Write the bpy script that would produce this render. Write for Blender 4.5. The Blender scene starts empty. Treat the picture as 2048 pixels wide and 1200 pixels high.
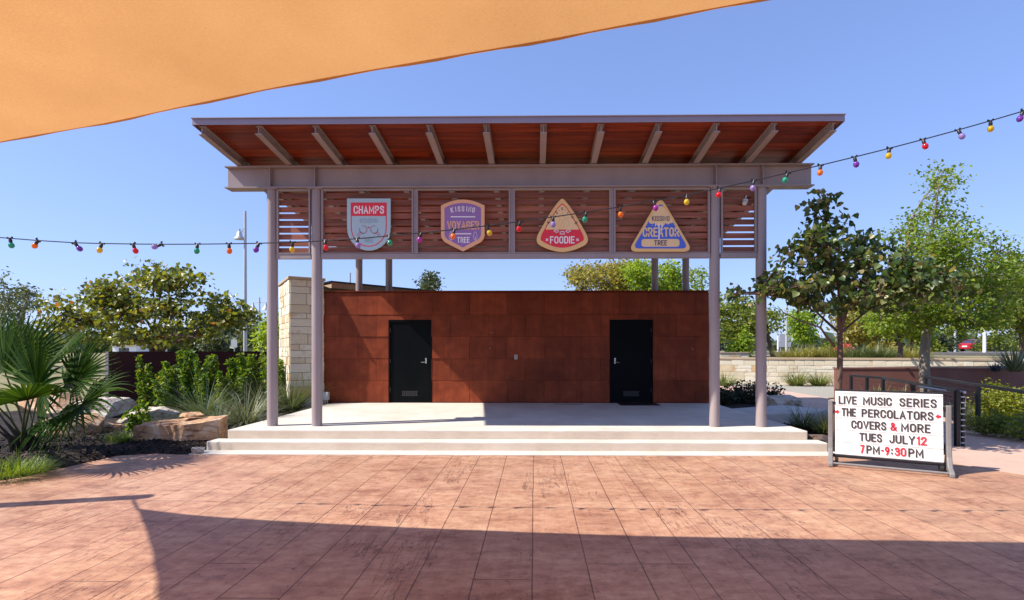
import bpy, bmesh, math, random
import numpy as np
from mathutils import Vector, Matrix, noise
R = math.radians
C = bpy.context.scene.collection
scene = bpy.context.scene

# ------------------------------------------------------------------ camera
F = 1060.0; W0, H0 = 2048.0, 1200.0
YAW = R(0.8); CX, CY = 1055.0, 700.0; HC = 1.685
cam = bpy.data.cameras.new('camera'); camo = bpy.data.objects.new('camera', cam); C.objects.link(camo)
cam.sensor_width = 36; cam.lens = 36*F/W0
cam.shift_x = -(CX-W0/2)/W0; cam.shift_y = (CY-H0/2)/W0
cam.clip_end = 6000; cam.clip_start = .05
camo.location = (0, 0, HC); camo.rotation_euler = (R(90), 0, YAW)
scene.camera = camo
# ------------------------------------------------------------------ light
SUN = Vector((-1.0, -0.28, 1.08)).normalized()       # towards the sun
EL = math.asin(SUN.z); ROT = math.atan2(SUN.x, SUN.y)
w = bpy.data.worlds.new("World"); scene.world = w; w.use_nodes = True
wt = w.node_tree; wt.nodes.clear()
sky = wt.nodes.new('ShaderNodeTexSky'); sky.sky_type = 'NISHITA'; sky.sun_disc = False
sky.sun_elevation = EL; sky.sun_rotation = ROT; sky.air_density = 1.0; sky.dust_density = 0.6; sky.ozone_density = 2.2
bg = wt.nodes.new('ShaderNodeBackground'); bg.inputs[1].default_value = 0.122
wo = wt.nodes.new('ShaderNodeOutputWorld')
tn = wt.nodes.new('ShaderNodeMix'); tn.data_type = 'RGBA'; tn.blend_type = 'MULTIPLY'; tn.inputs[0].default_value = 1
tn.inputs[7].default_value = (1.26, 1.50, 2.28, 1); gm = wt.nodes.new('ShaderNodeGamma'); gm.inputs[1].default_value = .58
wt.links.new(sky.outputs[0], gm.inputs[0]); wt.links.new(gm.outputs[0], tn.inputs[6]); wt.links.new(tn.outputs[2], bg.inputs[0]); wt.links.new(bg.outputs[0], wo.inputs[0])
sl = bpy.data.lights.new('sun', 'SUN'); sl.energy = 5.0; sl.angle = R(.5); sl.color = (1, .925, .81)
so = bpy.data.objects.new('sun', sl); C.objects.link(so); so.rotation_euler = SUN.to_track_quat('Z', 'Y').to_euler()
scene.view_settings.view_transform = 'Standard'; scene.view_settings.look = 'None'
scene.view_settings.exposure = 0.63; scene.view_settings.gamma = 1
try: scene.cycles.max_bounces = 8
except Exception: pass

# ------------------------------------------------------------------ pixel helpers (reference photo pixels -> world)
def ray(px, py):
    a = (px-CX)/F; b = (CY-py)/F
    return Vector((-math.sin(YAW)+a*math.cos(YAW), math.cos(YAW)+a*math.sin(YAW), b))
def P(px, py, d):
    r = ray(px, py); t = d/r.y
    return Vector((r.x*t, d, HC+r.z*t))
def G(px, py, z=0.0):
    r = ray(px, py); t = (z-HC)/r.z
    return Vector((r.x*t, r.y*t, z))
def X(px, d): return P(px, 700, d).x
def Z(py, d, px=1070): return P(px, py, d).z

# ------------------------------------------------------------------ objects
ORG = {}
def tag(o, label=None, cat=None, group=None, kind=None):
    if label: o['label'] = label
    if cat: o['category'] = cat
    if group: o['group'] = group
    if kind: o['kind'] = kind
    return o
def thing(name, label, cat, loc=(0, 0, 0), group=None):
    o = bpy.data.objects.new(name, None); C.objects.link(o); o.location = loc; o.empty_display_size = .2
    ORG[o] = Vector(loc)
    return tag(o, label, cat, group)
def link(name, me, m, parent=None, origin=None):
    o = bpy.data.objects.new(name, me); C.objects.link(o)
    if m is not None:
        for mm in (m if isinstance(m, (list, tuple)) else [m]): me.materials.append(mm)
    if parent is not None:
        org = ORG[parent]; me.transform(Matrix.Translation(-org)); o.parent = parent; ORG[o] = org
    elif origin is not None:
        me.transform(Matrix.Translation(-Vector(origin))); o.location = origin; ORG[o] = Vector(origin)
    else: ORG[o] = Vector((0, 0, 0))
    return o
class MB:
    def __init__(s): s.v = []; s.f = []
    def add(s, vs, fs):
        b = len(s.v); s.v += [tuple(v) for v in vs]; s.f += [tuple(b+i for i in f) for f in fs]
    def box(s, x0, x1, y0, y1, z0, z1):
        s.add([(x0,y0,z0),(x1,y0,z0),(x1,y1,z0),(x0,y1,z0),(x0,y0,z1),(x1,y0,z1),(x1,y1,z1),(x0,y1,z1)],
              [(3,2,1,0),(4,5,6,7),(0,1,5,4),(1,2,6,5),(2,3,7,6),(3,0,4,7)])
    def obox(s, c, ax, ay, az, hx, hy, hz):
        c = Vector(c); vs = []
        for k in (-1, 1):
            for i, j in ((-1,-1),(1,-1),(1,1),(-1,1)): vs.append(c+ax*hx*i+ay*hy*j+az*hz*k)
        s.add(vs, [(3,2,1,0),(4,5,6,7),(0,1,5,4),(1,2,6,5),(2,3,7,6),(3,0,4,7)])
    def bar(s, a, b, wx, wz, up=Vector((0,0,1))):
        a = Vector(a); b = Vector(b); d = (b-a); L = d.length; d.normalize()
        r = d.cross(up); r.normalize(); u = r.cross(d)
        s.obox((a+b)/2, d, r, u, L/2, wx/2, wz/2)
    def tube(s, pts, rs, n=8, cap=True):
        pts = [Vector(p) for p in pts]
        if not isinstance(rs, (list, tuple)): rs = [rs]*len(pts)
        ref = None; base = len(s.v)
        for i, p in enumerate(pts):
            d = (pts[min(i+1, len(pts)-1)]-pts[max(i-1, 0)])
            if d.length < 1e-9: d = Vector((0,0,1))
            d.normalize()
            if ref is None:
                ref = d.cross(Vector((0,1,0))) if abs(d.y) < .9 else d.cross(Vector((1,0,0)))
            ref = (ref - d*ref.dot(d)); ref.normalize(); q = d.cross(ref)
            for k in range(n):
                a = 2*math.pi*k/n; s.v.append(tuple(p+(ref*math.cos(a)+q*math.sin(a))*rs[i]))
        for i in range(len(pts)-1):
            for k in range(n):
                k2 = (k+1) % n
                s.f.append((base+i*n+k, base+i*n+k2, base+(i+1)*n+k2, base+(i+1)*n+k))
        if cap:
            s.f.append(tuple(base+k for k in reversed(range(n)))); e = base+(len(pts)-1)*n
            s.f.append(tuple(e+k for k in range(n)))
    def lathe(s, c, prof, n=20):
        c = Vector(c); base = len(s.v)
        for r, z in prof:
            for k in range(n):
                a = 2*math.pi*k/n; s.v.append((c.x+r*math.cos(a), c.y+r*math.sin(a), c.z+z))
        for i in range(len(prof)-1):
            for k in range(n):
                k2 = (k+1) % n; s.f.append((base+i*n+k, base+i*n+k2, base+(i+1)*n+k2, base+(i+1)*n+k))
        s.f.append(tuple(base+k for k in reversed(range(n))))
        s.f.append(tuple(base+(len(prof)-1)*n+k for k in range(n)))
    def prism(s, poly, back):        # poly: front face points (Vectors), back: offset vector
        n = len(poly); s.add(list(poly)+[p+back for p in poly],
            [tuple(range(n)), tuple(reversed(range(n, 2*n)))]+[(i, n+i, n+(i+1) % n, (i+1) % n) for i in range(n)])
    def build(s, name, m, parent=None, origin=None, smooth=False, bevel=0):
        me = bpy.data.meshes.new(name); me.from_pydata(s.v, [], s.f); me.update()
        bm = bmesh.new(); bm.from_mesh(me); bmesh.ops.recalc_face_normals(bm, faces=bm.faces); bm.to_mesh(me); bm.free()
        if smooth:
            me.polygons.foreach_set('use_smooth', [True]*len(me.polygons)); 
            try: me.set_sharp_from_angle(angle=R(40))
            except Exception: pass
        o = link(name, me, m, parent, origin)
        if bevel:
            b = o.modifiers.new('bevel', 'BEVEL'); b.width = bevel; b.segments = 2; b.limit_method = 'ANGLE'; b.angle_limit = R(35)
        return o
def np_mesh(name, V, K, nf, faces_idx=None):
    """V (nv,3); faces_idx (nf,K) int"""
    me = bpy.data.meshes.new(name)
    me.vertices.add(len(V)); me.vertices.foreach_set('co', np.ascontiguousarray(V, dtype=np.float32).ravel())
    me.loops.add(nf*K); me.loops.foreach_set('vertex_index', np.ascontiguousarray(faces_idx, dtype=np.int32).ravel())
    me.polygons.add(nf); me.polygons.foreach_set('loop_start', np.arange(nf, dtype=np.int32)*K)
    me.update(calc_edges=True); me.validate()
    return me

# ------------------------------------------------------------------ materials
def srgb(r, g, b):
    f = lambda c: (c/255/12.92) if c/255 <= .04045 else ((c/255+.055)/1.055)**2.4
    return (f(r), f(g), f(b))
class NT:
    def __init__(s, name):
        s.m = bpy.data.materials.new(name); s.m.use_nodes = True; s.t = s.m.node_tree; s.t.nodes.clear()
        s.out = s.t.nodes.new('ShaderNodeOutputMaterial')
    def n(s, typ, **kw):
        o = s.t.nodes.new('ShaderNode'+typ)
        for k, v in kw.items(): setattr(o, k, v)
        return o
    def set(s, node, key, v):
        i = node.inputs[key]
        if isinstance(v, bpy.types.NodeSocket): s.t.links.new(v, i)
        elif isinstance(v, (tuple, list)) and len(v) == 3 and i.type == 'RGBA': i.default_value = (*v, 1)
        else: i.default_value = v
    def coord(s, kind='Object'):
        if not hasattr(s, 'tc'): s.tc = s.n('TexCoord')
        return s.tc.outputs[kind]
    def math(s, op, a, b=0.0, c=None, clamp=False):
        m = s.n('Math', operation=op); m.use_clamp = clamp; s.set(m, 0, a); s.set(m, 1, b)
        if c is not None: s.set(m, 2, c)
        return m.outputs[0]
    def mapping(s, v, scale=(1, 1, 1), loc=(0, 0, 0), rot=(0, 0, 0)):
        m = s.n('Mapping'); s.set(m, 'Vector', v); m.inputs['Scale'].default_value = scale; m.inputs['Location'].default_value = loc
        m.inputs['Rotation'].default_value = rot
        return m.outputs[0]
    def noise(s, v, scale=5, detail=4, rough=.55, dist=0):
        m = s.n('TexNoise'); s.set(m, 'Vector', v); s.set(m, 'Scale', scale); s.set(m, 'Detail', detail); s.set(m, 'Roughness', rough); s.set(m, 'Distortion', dist)
        return m.outputs[0]
    def vor(s, v, scale=5, feat='F1', out=0):
        m = s.n('TexVoronoi', feature=feat); s.set(m, 'Vector', v); s.set(m, 'Scale', scale); return m.outputs[out]
    def ramp(s, fac, stops, interp='LINEAR'):
        m = s.n('ValToRGB'); s.set(m, 0, fac); cr = m.color_ramp; cr.interpolation = interp
        while len(cr.elements) < len(stops): cr.elements.new(.5)
        for e, (p, c) in zip(cr.elements, stops):
            e.position = p; e.color = (*c, 1) if not isinstance(c, (int, float)) else (c, c, c, 1)
        return m.outputs[0]
    def mix(s, fac, a, b, mode='MIX'):
        m = s.n('Mix', data_type='RGBA', blend_type=mode); s.set(m, 0, fac); s.set(m, 6, a); s.set(m, 7, b); return m.outputs[2]
    def bump(s, h, strength=.3, dist=.01, normal=None):
        m = s.n('Bump'); s.set(m, 'Height', h); s.set(m, 'Strength', strength); s.set(m, 'Distance', dist)
        if normal is not None: s.set(m, 'Normal', normal)
        return m.outputs[0]
    def isl(s): return s.n('NewGeometry').outputs['Random Per Island']
    def principled(s, col, rough=.6, metal=0, normal=None, spec=.5, **kw):
        b = s.n('BsdfPrincipled'); s.set(b, 'Base Color', col); s.set(b, 'Roughness', rough); s.set(b, 'Metallic', metal)
        s.set(b, 'Specular IOR Level', spec)
        if normal is not None: s.set(b, 'Normal', normal)
        for k, v in kw.items(): s.set(b, k.replace('_', ' '), v)
        return b.outputs[0]
    def done(s, sh): s.t.links.new(sh, s.out.inputs[0]); return s.m

def mat(name, c1, c2=None, scale=3.0, rough=.6, bump=.15, bscale=60, bdist=.004, metal=0, spec=.5, stretch=(1,1,1), isl=0, **kw):
    n = NT(name); co = n.mapping(n.coord(), scale=stretch)
    c2 = c2 or tuple(x*.8 for x in c1)
    f = n.noise(co, scale, 6, .6)
    col = n.ramp(f, [(.3, c1), (.7, c2)])
    if isl:
        i = n.isl(); k = n.math('MULTIPLY_ADD', i, 2*isl, 1-isl)
        cb = n.n('CombineColor'); 
        for q in range(3): n.set(cb, q, k)
        col = n.mix(1.0, col, cb.outputs[0], 'MULTIPLY')
    nb = n.bump(n.noise(co, bscale, 5, .6), bump, bdist) if bump else None
    rr = n.math('MULTIPLY_ADD', n.noise(co, scale*3, 4), .3, rough-.15)
    return n.done(n.principled(col, rr, metal, nb, spec, **kw))

def leaf_mat(name, stops, trans=.35, rough=.45, spec=.4):
    n = NT(name); i = n.isl()
    col = n.ramp(i, stops)
    co = n.coord(); col = n.mix(n.math('MULTIPLY', n.noise(co, 1.3, 2), .5), col, tuple(x*.55 for x in stops[len(stops)//2][1]))
    b = n.principled(col, rough, 0, None, spec)
    t = n.n('BsdfTranslucent'); n.set(t, 0, n.mix(1.0, col, (1.9, 1.7, .7), 'MULTIPLY'))
    m = n.n('MixShader'); m.inputs[0].default_value = trans
    n.t.links.new(b, m.inputs[1]); n.t.links.new(t.outputs[0], m.inputs[2])
    return n.done(m.outputs[0])

# -- plaza: stamped concrete boards running away from the camera
def plaza_mat():
    n = NT('stamped_concrete'); co = n.coord(); sp = n.n('SeparateXYZ'); n.set(sp, 0, co)
    BW = .427
    wob = n.math('MULTIPLY', n.math('SUBTRACT', n.noise(n.mapping(co, (1, .25, 1)), 2.5, 4), .5), .03)
    x = n.math('DIVIDE', n.math('ADD', n.math('ADD', sp.outputs[0], wob), .02), BW)
    fx = n.math('FRACT', x); idx = n.math('FLOOR', x)
    wn = n.n('TexWhiteNoise', noise_dimensions='1D'); n.set(wn, 'W', idx); rv = wn.outputs[0]
    ex = n.math('MULTIPLY', n.math('MINIMUM', fx, n.math('SUBTRACT', 1.0, fx)), BW)       # metres to joint
    y = n.math('DIVIDE', n.math('ADD', sp.outputs[1], n.math('MULTIPLY', rv, 19.0)), 7.0)
    fy = n.math('FRACT', y); ey = n.math('MULTIPLY', n.math('MINIMUM', fy, n.math('SUBTRACT', 1.0, fy)), 7.0)
    iy = n.math('FLOOR', y)
    wn2 = n.n('TexWhiteNoise', noise_dimensions='2D'); cb = n.n('CombineXYZ'); n.set(cb, 0, idx); n.set(cb, 1, iy); n.set(wn2, 'Vector', cb.outputs[0])
    mid = n.math('MULTIPLY_ADD', wn2.outputs[0], .34, .33)
    wav = n.math('MULTIPLY', n.math('SUBTRACT', n.noise(n.mapping(co, (1, .5, 1), (4, 4, 0)), 1.6, 4), .5), .10)
    eh = n.math('ADD', n.math('MULTIPLY', n.math('ABSOLUTE', n.math('SUBTRACT', n.math('ADD', fx, wav), mid)), BW*2.6), n.math('MULTIPLY', n.math('LESS_THAN', rv, .62), 1.0))
    e = n.math('MINIMUM', n.math('MINIMUM', ex, eh), ey)
    jn = n.noise(co, 3.0, 3)
    jw = n.math('MULTIPLY_ADD', jn, .009, .003)
    joint = n.math('SUBTRACT', 1.0, n.math('DIVIDE', e, jw), clamp=True)
    # wood grain stamped along the board
    gco = n.n('CombineXYZ'); n.set(gco, 0, n.math('MULTIPLY_ADD', idx, 3.17, n.math('MULTIPLY', sp.outputs[0], 10.0)))
    n.set(gco, 1, n.math('MULTIPLY', sp.outputs[1], 1.0))
    grain = n.noise(gco.outputs[0], 2.4, 8, .68, .6)
    crackn = n.noise(gco.outputs[0], .8, 6, .55, 1.2)
    crack = n.math('SUBTRACT', 1.0, n.math('MULTIPLY', n.math('ABSOLUTE', n.math('SUBTRACT', crackn, .5)), 90.0), clamp=True)
    crack = n.math('MULTIPLY', crack, n.math('GREATER_THAN', n.noise(n.mapping(co, (1.3, .5, 1), (7, 3, 0)), 1.0, 2), .57))
    blot = n.noise(n.mapping(co, (.75, 1.0, 1), (3, 1, 0)), .9, 7, .66)
    blot2 = n.noise(n.mapping(co, (.8, 1.2, 1), (13, 5, 0)), 2.4, 7, .72)
    pits = n.noise(n.mapping(co, (1, .6, 1)), 24, 5, .75)
    side = n.noise(n.mapping(co, (.22, .1, 1), (2, 8, 0)), 1.0, 2)
    c1 = n.ramp(blot, [(.30, (.19, .074, .048)), (.46, (.43, .222, .133)), (.68, (.56, .35, .222))])
    c2 = n.ramp(blot2, [(.34, (.18, .072, .048)), (.47, (.42, .218, .13)), (.64, (.55, .34, .215))])
    col = n.mix(.55, c1, c2)
    col = n.mix(n.ramp(side, [(.4, 0.0), (.65, .45)]), col, n.mix(1.0, col, (.93, .95, 1.12), 'MULTIPLY'))
    sand = n.noise(n.mapping(co, (.8, 1.3, 1)), 9, 6, .75)
    col = n.mix(n.ramp(sand, [(.48, 0.0), (.70, .6)]), col, (.19, .075, .045))
    col = n.mix(n.ramp(sand, [(.30, .5), (.45, 0.0)]), col, (.62, .41, .26))
    tint = n.math('MULTIPLY_ADD', wn2.outputs[0], .14, .93)
    tc = n.n('CombineColor')
    for q in range(3): n.set(tc, q, tint)
    col = n.mix(1.0, col, tc.outputs[0], 'MULTIPLY')
    gm = n.ramp(grain, [(.30, .62), (.44, .95), (.7, 1.06)])
    col = n.mix(.4, col, n.mix(1.0, col, gm, 'MULTIPLY'))
    pm = n.math('MULTIPLY', n.ramp(pits, [(.56, 0.0), (.66, .85)]), n.ramp(blot2, [(.40, 1.0), (.56, .12)]))
    col = n.mix(pm, col, (.11, .048, .042))
    col = n.mix(n.math('MULTIPLY', n.math('MAXIMUM', joint, n.math('MULTIPLY', crack, .9)), .92), col, (.085, .028, .016))
    h = n.math('SUBTRACT', n.math('MULTIPLY_ADD', grain, .35, n.math('MULTIPLY', pits, .25)), n.math('MAXIMUM', joint, n.math('MULTIPLY', crack, .7)))
    nb = n.bump(h, .55, .008)
    rough = n.math('MULTIPLY_ADD', blot2, .3, .42)
    return n.done(n.principled(col, rough, 0, nb, .35))

def stone_mat(name='limestone', stain=True):
    n = NT(name); co = n.coord(); i = n.isl()
    base = n.ramp(i, [(0, (.55, .45, .30)), (.3, (.64, .56, .42)), (.62, (.70, .64, .52)), (.88, (.58, .46, .29)), (1, (.52, .29, .11))])
    f = n.noise(co, 2.3, 6, .6); g = n.noise(co, 14, 6, .7)
    col = n.mix(n.math('MULTIPLY', n.ramp(f, [(.55, 0.0), (.68, .75)]), n.math('GREATER_THAN', i, .45)), base, (.50, .25, .07))
    col = n.mix(n.math('MULTIPLY', g, .4), col, (.70, .64, .52))
    return n.done(n.principled(col, .85, 0, n.bump(n.math('ADD', g, n.math('MULTIPLY', n.noise(co, 45, 4), .5)), .7, .02), .2))

def rust_mat():
    n = NT('weathered_steel'); co = n.coord(); i = n.isl()
    f = n.noise(co, 2.2, 7, .65, .3); g = n.noise(co, 26, 6, .7); st = n.noise(n.mapping(co, (7, 7, .5)), 1.6, 5, .6)
    col = n.ramp(f, [(.28, (.13, .025, .010)), (.55, (.225, .045, .017)), (.75, (.31, .068, .026))])
    col = n.mix(n.math('MULTIPLY', n.ramp(st, [(.46, 0.0), (.75, .7)]), .5), col, (.085, .018, .010))
    k = n.math('MULTIPLY_ADD', i, .36, .82); cb = n.n('CombineColor')
    for q in range(3): n.set(cb, q, k)
    col = n.mix(1.0, col, cb.outputs[0], 'MULTIPLY')
    col = n.mix(n.math('MULTIPLY', n.ramp(g, [(.5, 0.0), (.75, 1.0)]), .35), col, (.24, .06, .024))
    return n.done(n.principled(col, n.math('MULTIPLY_ADD', g, .3, .38), 0, n.bump(n.math('ADD', g, n.math('MULTIPLY', f, 2.0)), .25, .006), .15))

def wood_mat(name, a, b, c, rough=.45, axis=0, board=None, baxis=1):
    n = NT(name); co = n.coord(); i = n.isl()
    sc = [14, 14, 14]; sc[axis] = .8
    off = n.n('CombineXYZ'); n.set(off, 0, n.math('MULTIPLY', i, 37.0)); n.set(off, 1, n.math('MULTIPLY', i, 71.0))
    va = n.n('VectorMath', operation='ADD'); n.set(va, 0, n.mapping(co, tuple(sc))); n.set(va, 1, off.outputs[0])
    g = n.noise(va.outputs[0], 1.5, 7, .65, .5)
    col = n.ramp(g, [(.25, a), (.5, b), (.78, c)])
    k = n.math('MULTIPLY_ADD', i, .6, .7); cb = n.n('CombineColor')
    for q in range(3): n.set(cb, q, k)
    col = n.mix(1.0, col, cb.outputs[0], 'MULTIPLY')
    return n.done(n.principled(col, rough, 0, n.bump(g, .25, .004), .4))

def concrete_mat(name, c1, c2, sc=1.4, rough=.8):
    n = NT(name); co = n.coord()
    f = n.noise(co, sc, 7, .6, .2); g = n.noise(co, 70, 5, .7); st = n.noise(n.mapping(co, (1, 1, 6)), 4, 6, .7)
    col = n.ramp(f, [(.3, c1), (.7, c2)])
    col = n.mix(n.math('MULTIPLY', n.ramp(st, [(.52, 0.0), (.72, 1.0)]), .35), col, tuple(x*.62 for x in c1))
    col = n.mix(n.math('MULTIPLY', g, .25), col, tuple(x*.7 for x in c2))
    sc_ = n.noise(n.mapping(co, (1.2, 2.5, 5), (5, 2, 0)), 5, 7, .78)
    col = n.mix(n.ramp(sc_, [(.57, 0.0), (.70, .5)]), col, tuple(x*.55 for x in c1))
    return n.done(n.principled(col, rough, 0, n.bump(g, .35, .004), .25))

def ground_mat():
    n = NT('dry_ground'); co = n.coord()
    f = n.noise(co, .12, 6, .6); g = n.noise(co, 2.5, 7, .7)
    col = n.ramp(f, [(.35, (.19, .17, .07)), (.5, (.26, .22, .12)), (.65, (.36, .30, .20))])
    col = n.mix(n.math('MULTIPLY', g, .6), col, (.11, .12, .04))
    return n.done(n.principled(col, .9, 0, n.bump(g, .6, .05), .2))

def mulch_mat():
    n = NT('dark_mulch'); co = n.coord()
    v = n.vor(n.mapping(co, (1, 2.2, 1), rot=(0, 0, .6)), 26, 'F1', 1); g = n.noise(co, 40, 6, .75)
    hs = n.n('RGBToBW'); n.set(hs, 0, v)
    col = n.ramp(hs.outputs[0], [(.1, (.012, .009, .008)), (.6, (.028, .020, .016)), (.95, (.085, .05, .034))])
    return n.done(n.principled(col, .85, 0, n.bump(n.math('ADD', g, hs.outputs[0]), 1.0, .03), .3))

M = {}
M['plaza'] = plaza_mat(); M['stone'] = stone_mat(); M['rust'] = rust_mat()
M['conc'] = concrete_mat('stage_concrete', (.72, .68, .61), (.56, .51, .44))
M['riser'] = concrete_mat('step_riser_concrete', (.72, .61, .49), (.60, .49, .38), 2.2)
M['path'] = concrete_mat('path_concrete', (.60, .42, .33), (.50, .34, .27), 1.2)
M['walk'] = concrete_mat('walk_concrete', (.58, .55, .50), (.50, .47, .43), 1.2)
M['ground'] = ground_mat(); M['mulch'] = mulch_mat()
M['paint'] = mat('mauve_steel_paint', (.35, .285, .28), (.265, .218, .215), 1.7, .45, .12, 60, .003, stretch=(1, 1, .45))
M['fascia'] = mat('fascia_paint', (.27, .235, .30), (.23, .20, .26), 1.0, .4, .05, 80, .002)
M['roof'] = mat('roof_metal', (.30, .28, .29), (.25, .23, .24), 1.0, .4, .05, 80, .002, metal=.3)
M['ceil'] = wood_mat('cedar_ceiling', (.07, .008, .003), (.18, .026, .006), (.29, .058, .013), .38, 0)
M['slat'] = wood_mat('slat_wood', (.11, .03, .016), (.235, .074, .040), (.36, .145, .092), .6, 0)
M['rustdark'] = mat('dark_rust_steel', (.055, .014, .011), (.034, .009, .008), 1.6, .7, .2, 30, .004, spec=.2)
M['door'] = mat('black_door_paint', (.006, .007, .008), (.004, .005, .006), 2, .38, .05, 40, .003, spec=.05)
M['dark'] = mat('dark_metal', (.02, .02, .022), (.014, .014, .016), 3, .4, .08)
M['rail'] = mat('black_rail_paint', (.007, .007, .008), (.011, .011, .012), 5, .42, .05)
M['chrome'] = mat('brushed_steel', (.55, .55, .56), (.45, .45, .46), 8, .3, .03, metal=.9)
M['grey'] = mat('grey_enclosure', (.55, .55, .55), (.48, .48, .48), 4, .5, .05)
M['bark'] = mat('bark', (.10, .066, .05), (.17, .12, .09), 9, .85, .8, 30, .02, stretch=(1,1,.3))
M['bark2'] = mat('pale_bark', (.16, .13, .10), (.27, .23, .18), 9, .85, .8, 30, .02, stretch=(1,1,.3))
M['barkdark'] = mat('red_brown_bark', (.085, .045, .032), (.14, .08, .058), 9, .85, .8, 30, .02, stretch=(1,1,.3))
M['galv'] = mat('galvanised_pole', (.50, .50, .52), (.43, .43, .45), 2, .45, .04, metal=.2)
M['white'] = mat('white_acrylic', (.86, .85, .82), (.82, .81, .78), 3, .35, .02)
M['signgrey'] = mat('grey_plastic', (.215, .20, .195), (.17, .16, .155), 5, .5, .15, 90)
M['stucco'] = mat('red_brown_stucco', (.20, .08, .062), (.155, .06, .047), 1.6, .85, .5, 60, .01)
M['cap'] = concrete_mat('limestone_cap', (.48, .37, .26), (.40, .29, .19), 2.0)
M['gravel'] = mat('pale_gravel', (.42, .39, .33), (.27, .25, .21), 40, .9, 1.0, 45, .03)
M['asphalt'] = mat('asphalt', (.16, .15, .15), (.12, .115, .115), 3, .9, .5, 80, .01)
M['carred'] = mat('red_car_paint', (.42, .012, .02), (.38, .01, .018), 2, .2, 0, spec=.6)
M['glass'] = mat('car_glass', (.03, .035, .05), (.03, .03, .045), 2, .08, 0, spec=.8)
M['tyre'] = mat('tyre_rubber', (.02, .02, .02), (.015, .015, .015), 4, .8, .2)
M['lamp_red'] = mat('tail_lamp', (.35, .01, .01), (.3, .01, .01), 2, .2, 0)
L = {}
L['redbud'] = leaf_mat('redbud_leaf', [(0, (.020, .052, .012)), (.45, (.05, .10, .02)), (.74, (.12, .17, .04)), (.9, (.34, .34, .15)), (1, (.32, .22, .08))], .34, .36, .5)
L['redbud2'] = leaf_mat('redbud_leaf_far', [(0, (.035, .055, .010)), (.4, (.10, .14, .022)), (.8, (.24, .27, .04)), (.97, (.26, .20, .045)), (1, (.32, .08, .04))], .36, .4, .5)
L['elm'] = leaf_mat('elm_leaf', [(0, (.075, .15, .016)), (.5, (.18, .28, .028)), (1, (.31, .37, .05))], .45)
L['oak'] = leaf_mat('oak_leaf', [(0, (.07, .12, .02)), (.5, (.17, .23, .035)), (1, (.28, .30, .055))], .42)
L['bright'] = leaf_mat('bright_leaf', [(0, (.09, .18, .014)), (.5, (.21, .33, .022)), (1, (.38, .45, .05))], .42)
L['olive'] = leaf_mat('olive_leaf', [(0, (.13, .135, .03)), (.5, (.30, .28, .06)), (1, (.44, .37, .11))], .35)
L['dull'] = leaf_mat('grey_green_leaf', [(0, (.045, .07, .04)), (.5, (.08, .11, .06)), (1, (.13, .16, .085))], .3)
L['shrub'] = leaf_mat('shrub_leaf', [(0, (.035, .10, .008)), (.5, (.09, .20, .013)), (.9, (.21, .30, .025)), (1, (.32, .24, .05))], .38)
L['hedge'] = leaf_mat('hedge_leaf', [(0, (.10, .14, .012)), (.5, (.22, .26, .02)), (1, (.36, .34, .035))], .35)
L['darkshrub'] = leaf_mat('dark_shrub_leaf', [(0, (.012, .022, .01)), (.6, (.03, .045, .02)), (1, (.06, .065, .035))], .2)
L['flower'] = leaf_mat('orange_red_flower', [(0, (.45, .04, .03)), (.6, (.62, .10, .08)), (1, (.60, .28, .26))], .3)
L['palm'] = leaf_mat('palm_blade', [(0, (.014, .042, .006)), (.5, (.028, .072, .009)), (1, (.075, .14, .016))], .25, .55, .06)
L['yucca'] = leaf_mat('yucca_blade', [(0, (.05, .085, .03)), (.5, (.11, .155, .06)), (1, (.21, .24, .13))], .2, .4, .5)
L['yuccag'] = leaf_mat('grey_yucca_blade', [(0, (.10, .13, .075)), (.5, (.19, .22, .135)), (1, (.31, .33, .23))], .2, .4, .5)
L['grass'] = leaf_mat('grass_blade', [(0, (.06, .12, .012)), (.5, (.14, .24, .022)), (1, (.28, .35, .05))], .35)
L['agrass'] = leaf_mat('arching_grass_blade', [(0, (.07, .11, .025)), (.5, (.16, .20, .05)), (1, (.32, .32, .13))], .3)
L['strawgrass'] = leaf_mat('straw_grass_blade', [(0, (.16, .17, .04)), (.5, (.26, .26, .07)), (1, (.38, .34, .15))], .3)

# ------------------------------------------------------------------ foliage helpers
rng = np.random.default_rng(7); random.seed(7)
def unit(v): return v/np.maximum(np.linalg.norm(v, axis=1, keepdims=True), 1e-9)
HEART = np.array([(0, 0), (.42, .10), (.50, .42), (0, 1.0), (-.50, .42), (-.42, .10)])
OVAL = np.array([(0, 0), (.26, .25), (.26, .65), (0, 1.0), (-.26, .65), (-.26, .25)])
def leaves_mesh(name, pos, size, tmpl=OVAL, up=.6, droop=.3, fold=.15, outward=None, seed=0):
    r = np.random.default_rng(seed); n = len(pos)
    nor = r.normal(size=(n, 3)); nor[:, 2] = np.abs(nor[:, 2])*.6 + up; nor = unit(nor)
    d = r.normal(size=(n, 3)); d[:, 2] -= droop
    if outward is not None: d += outward*1.0
    d = unit(d - nor*np.sum(d*nor, 1, keepdims=True)); sd = np.cross(d, nor)
    s = size*(.65+.7*r.random((n, 1)))
    V = np.zeros((n, 6, 3))
    for k, (a, b) in enumerate(tmpl):
        V[:, k] = pos + sd*(a*s) + d*(b*s) + nor*(abs(a)*fold*2*s) - nor*(b*b*.18*s)
    b = np.arange(n)[:, None]*6
    f = np.concatenate([b+np.array([[0, 1, 2, 3]]), b+np.array([[0, 3, 4, 5]])], 1).reshape(-1, 4)
    return np_mesh(name, V.reshape(-1, 3), 4, 2*n, f)
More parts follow.
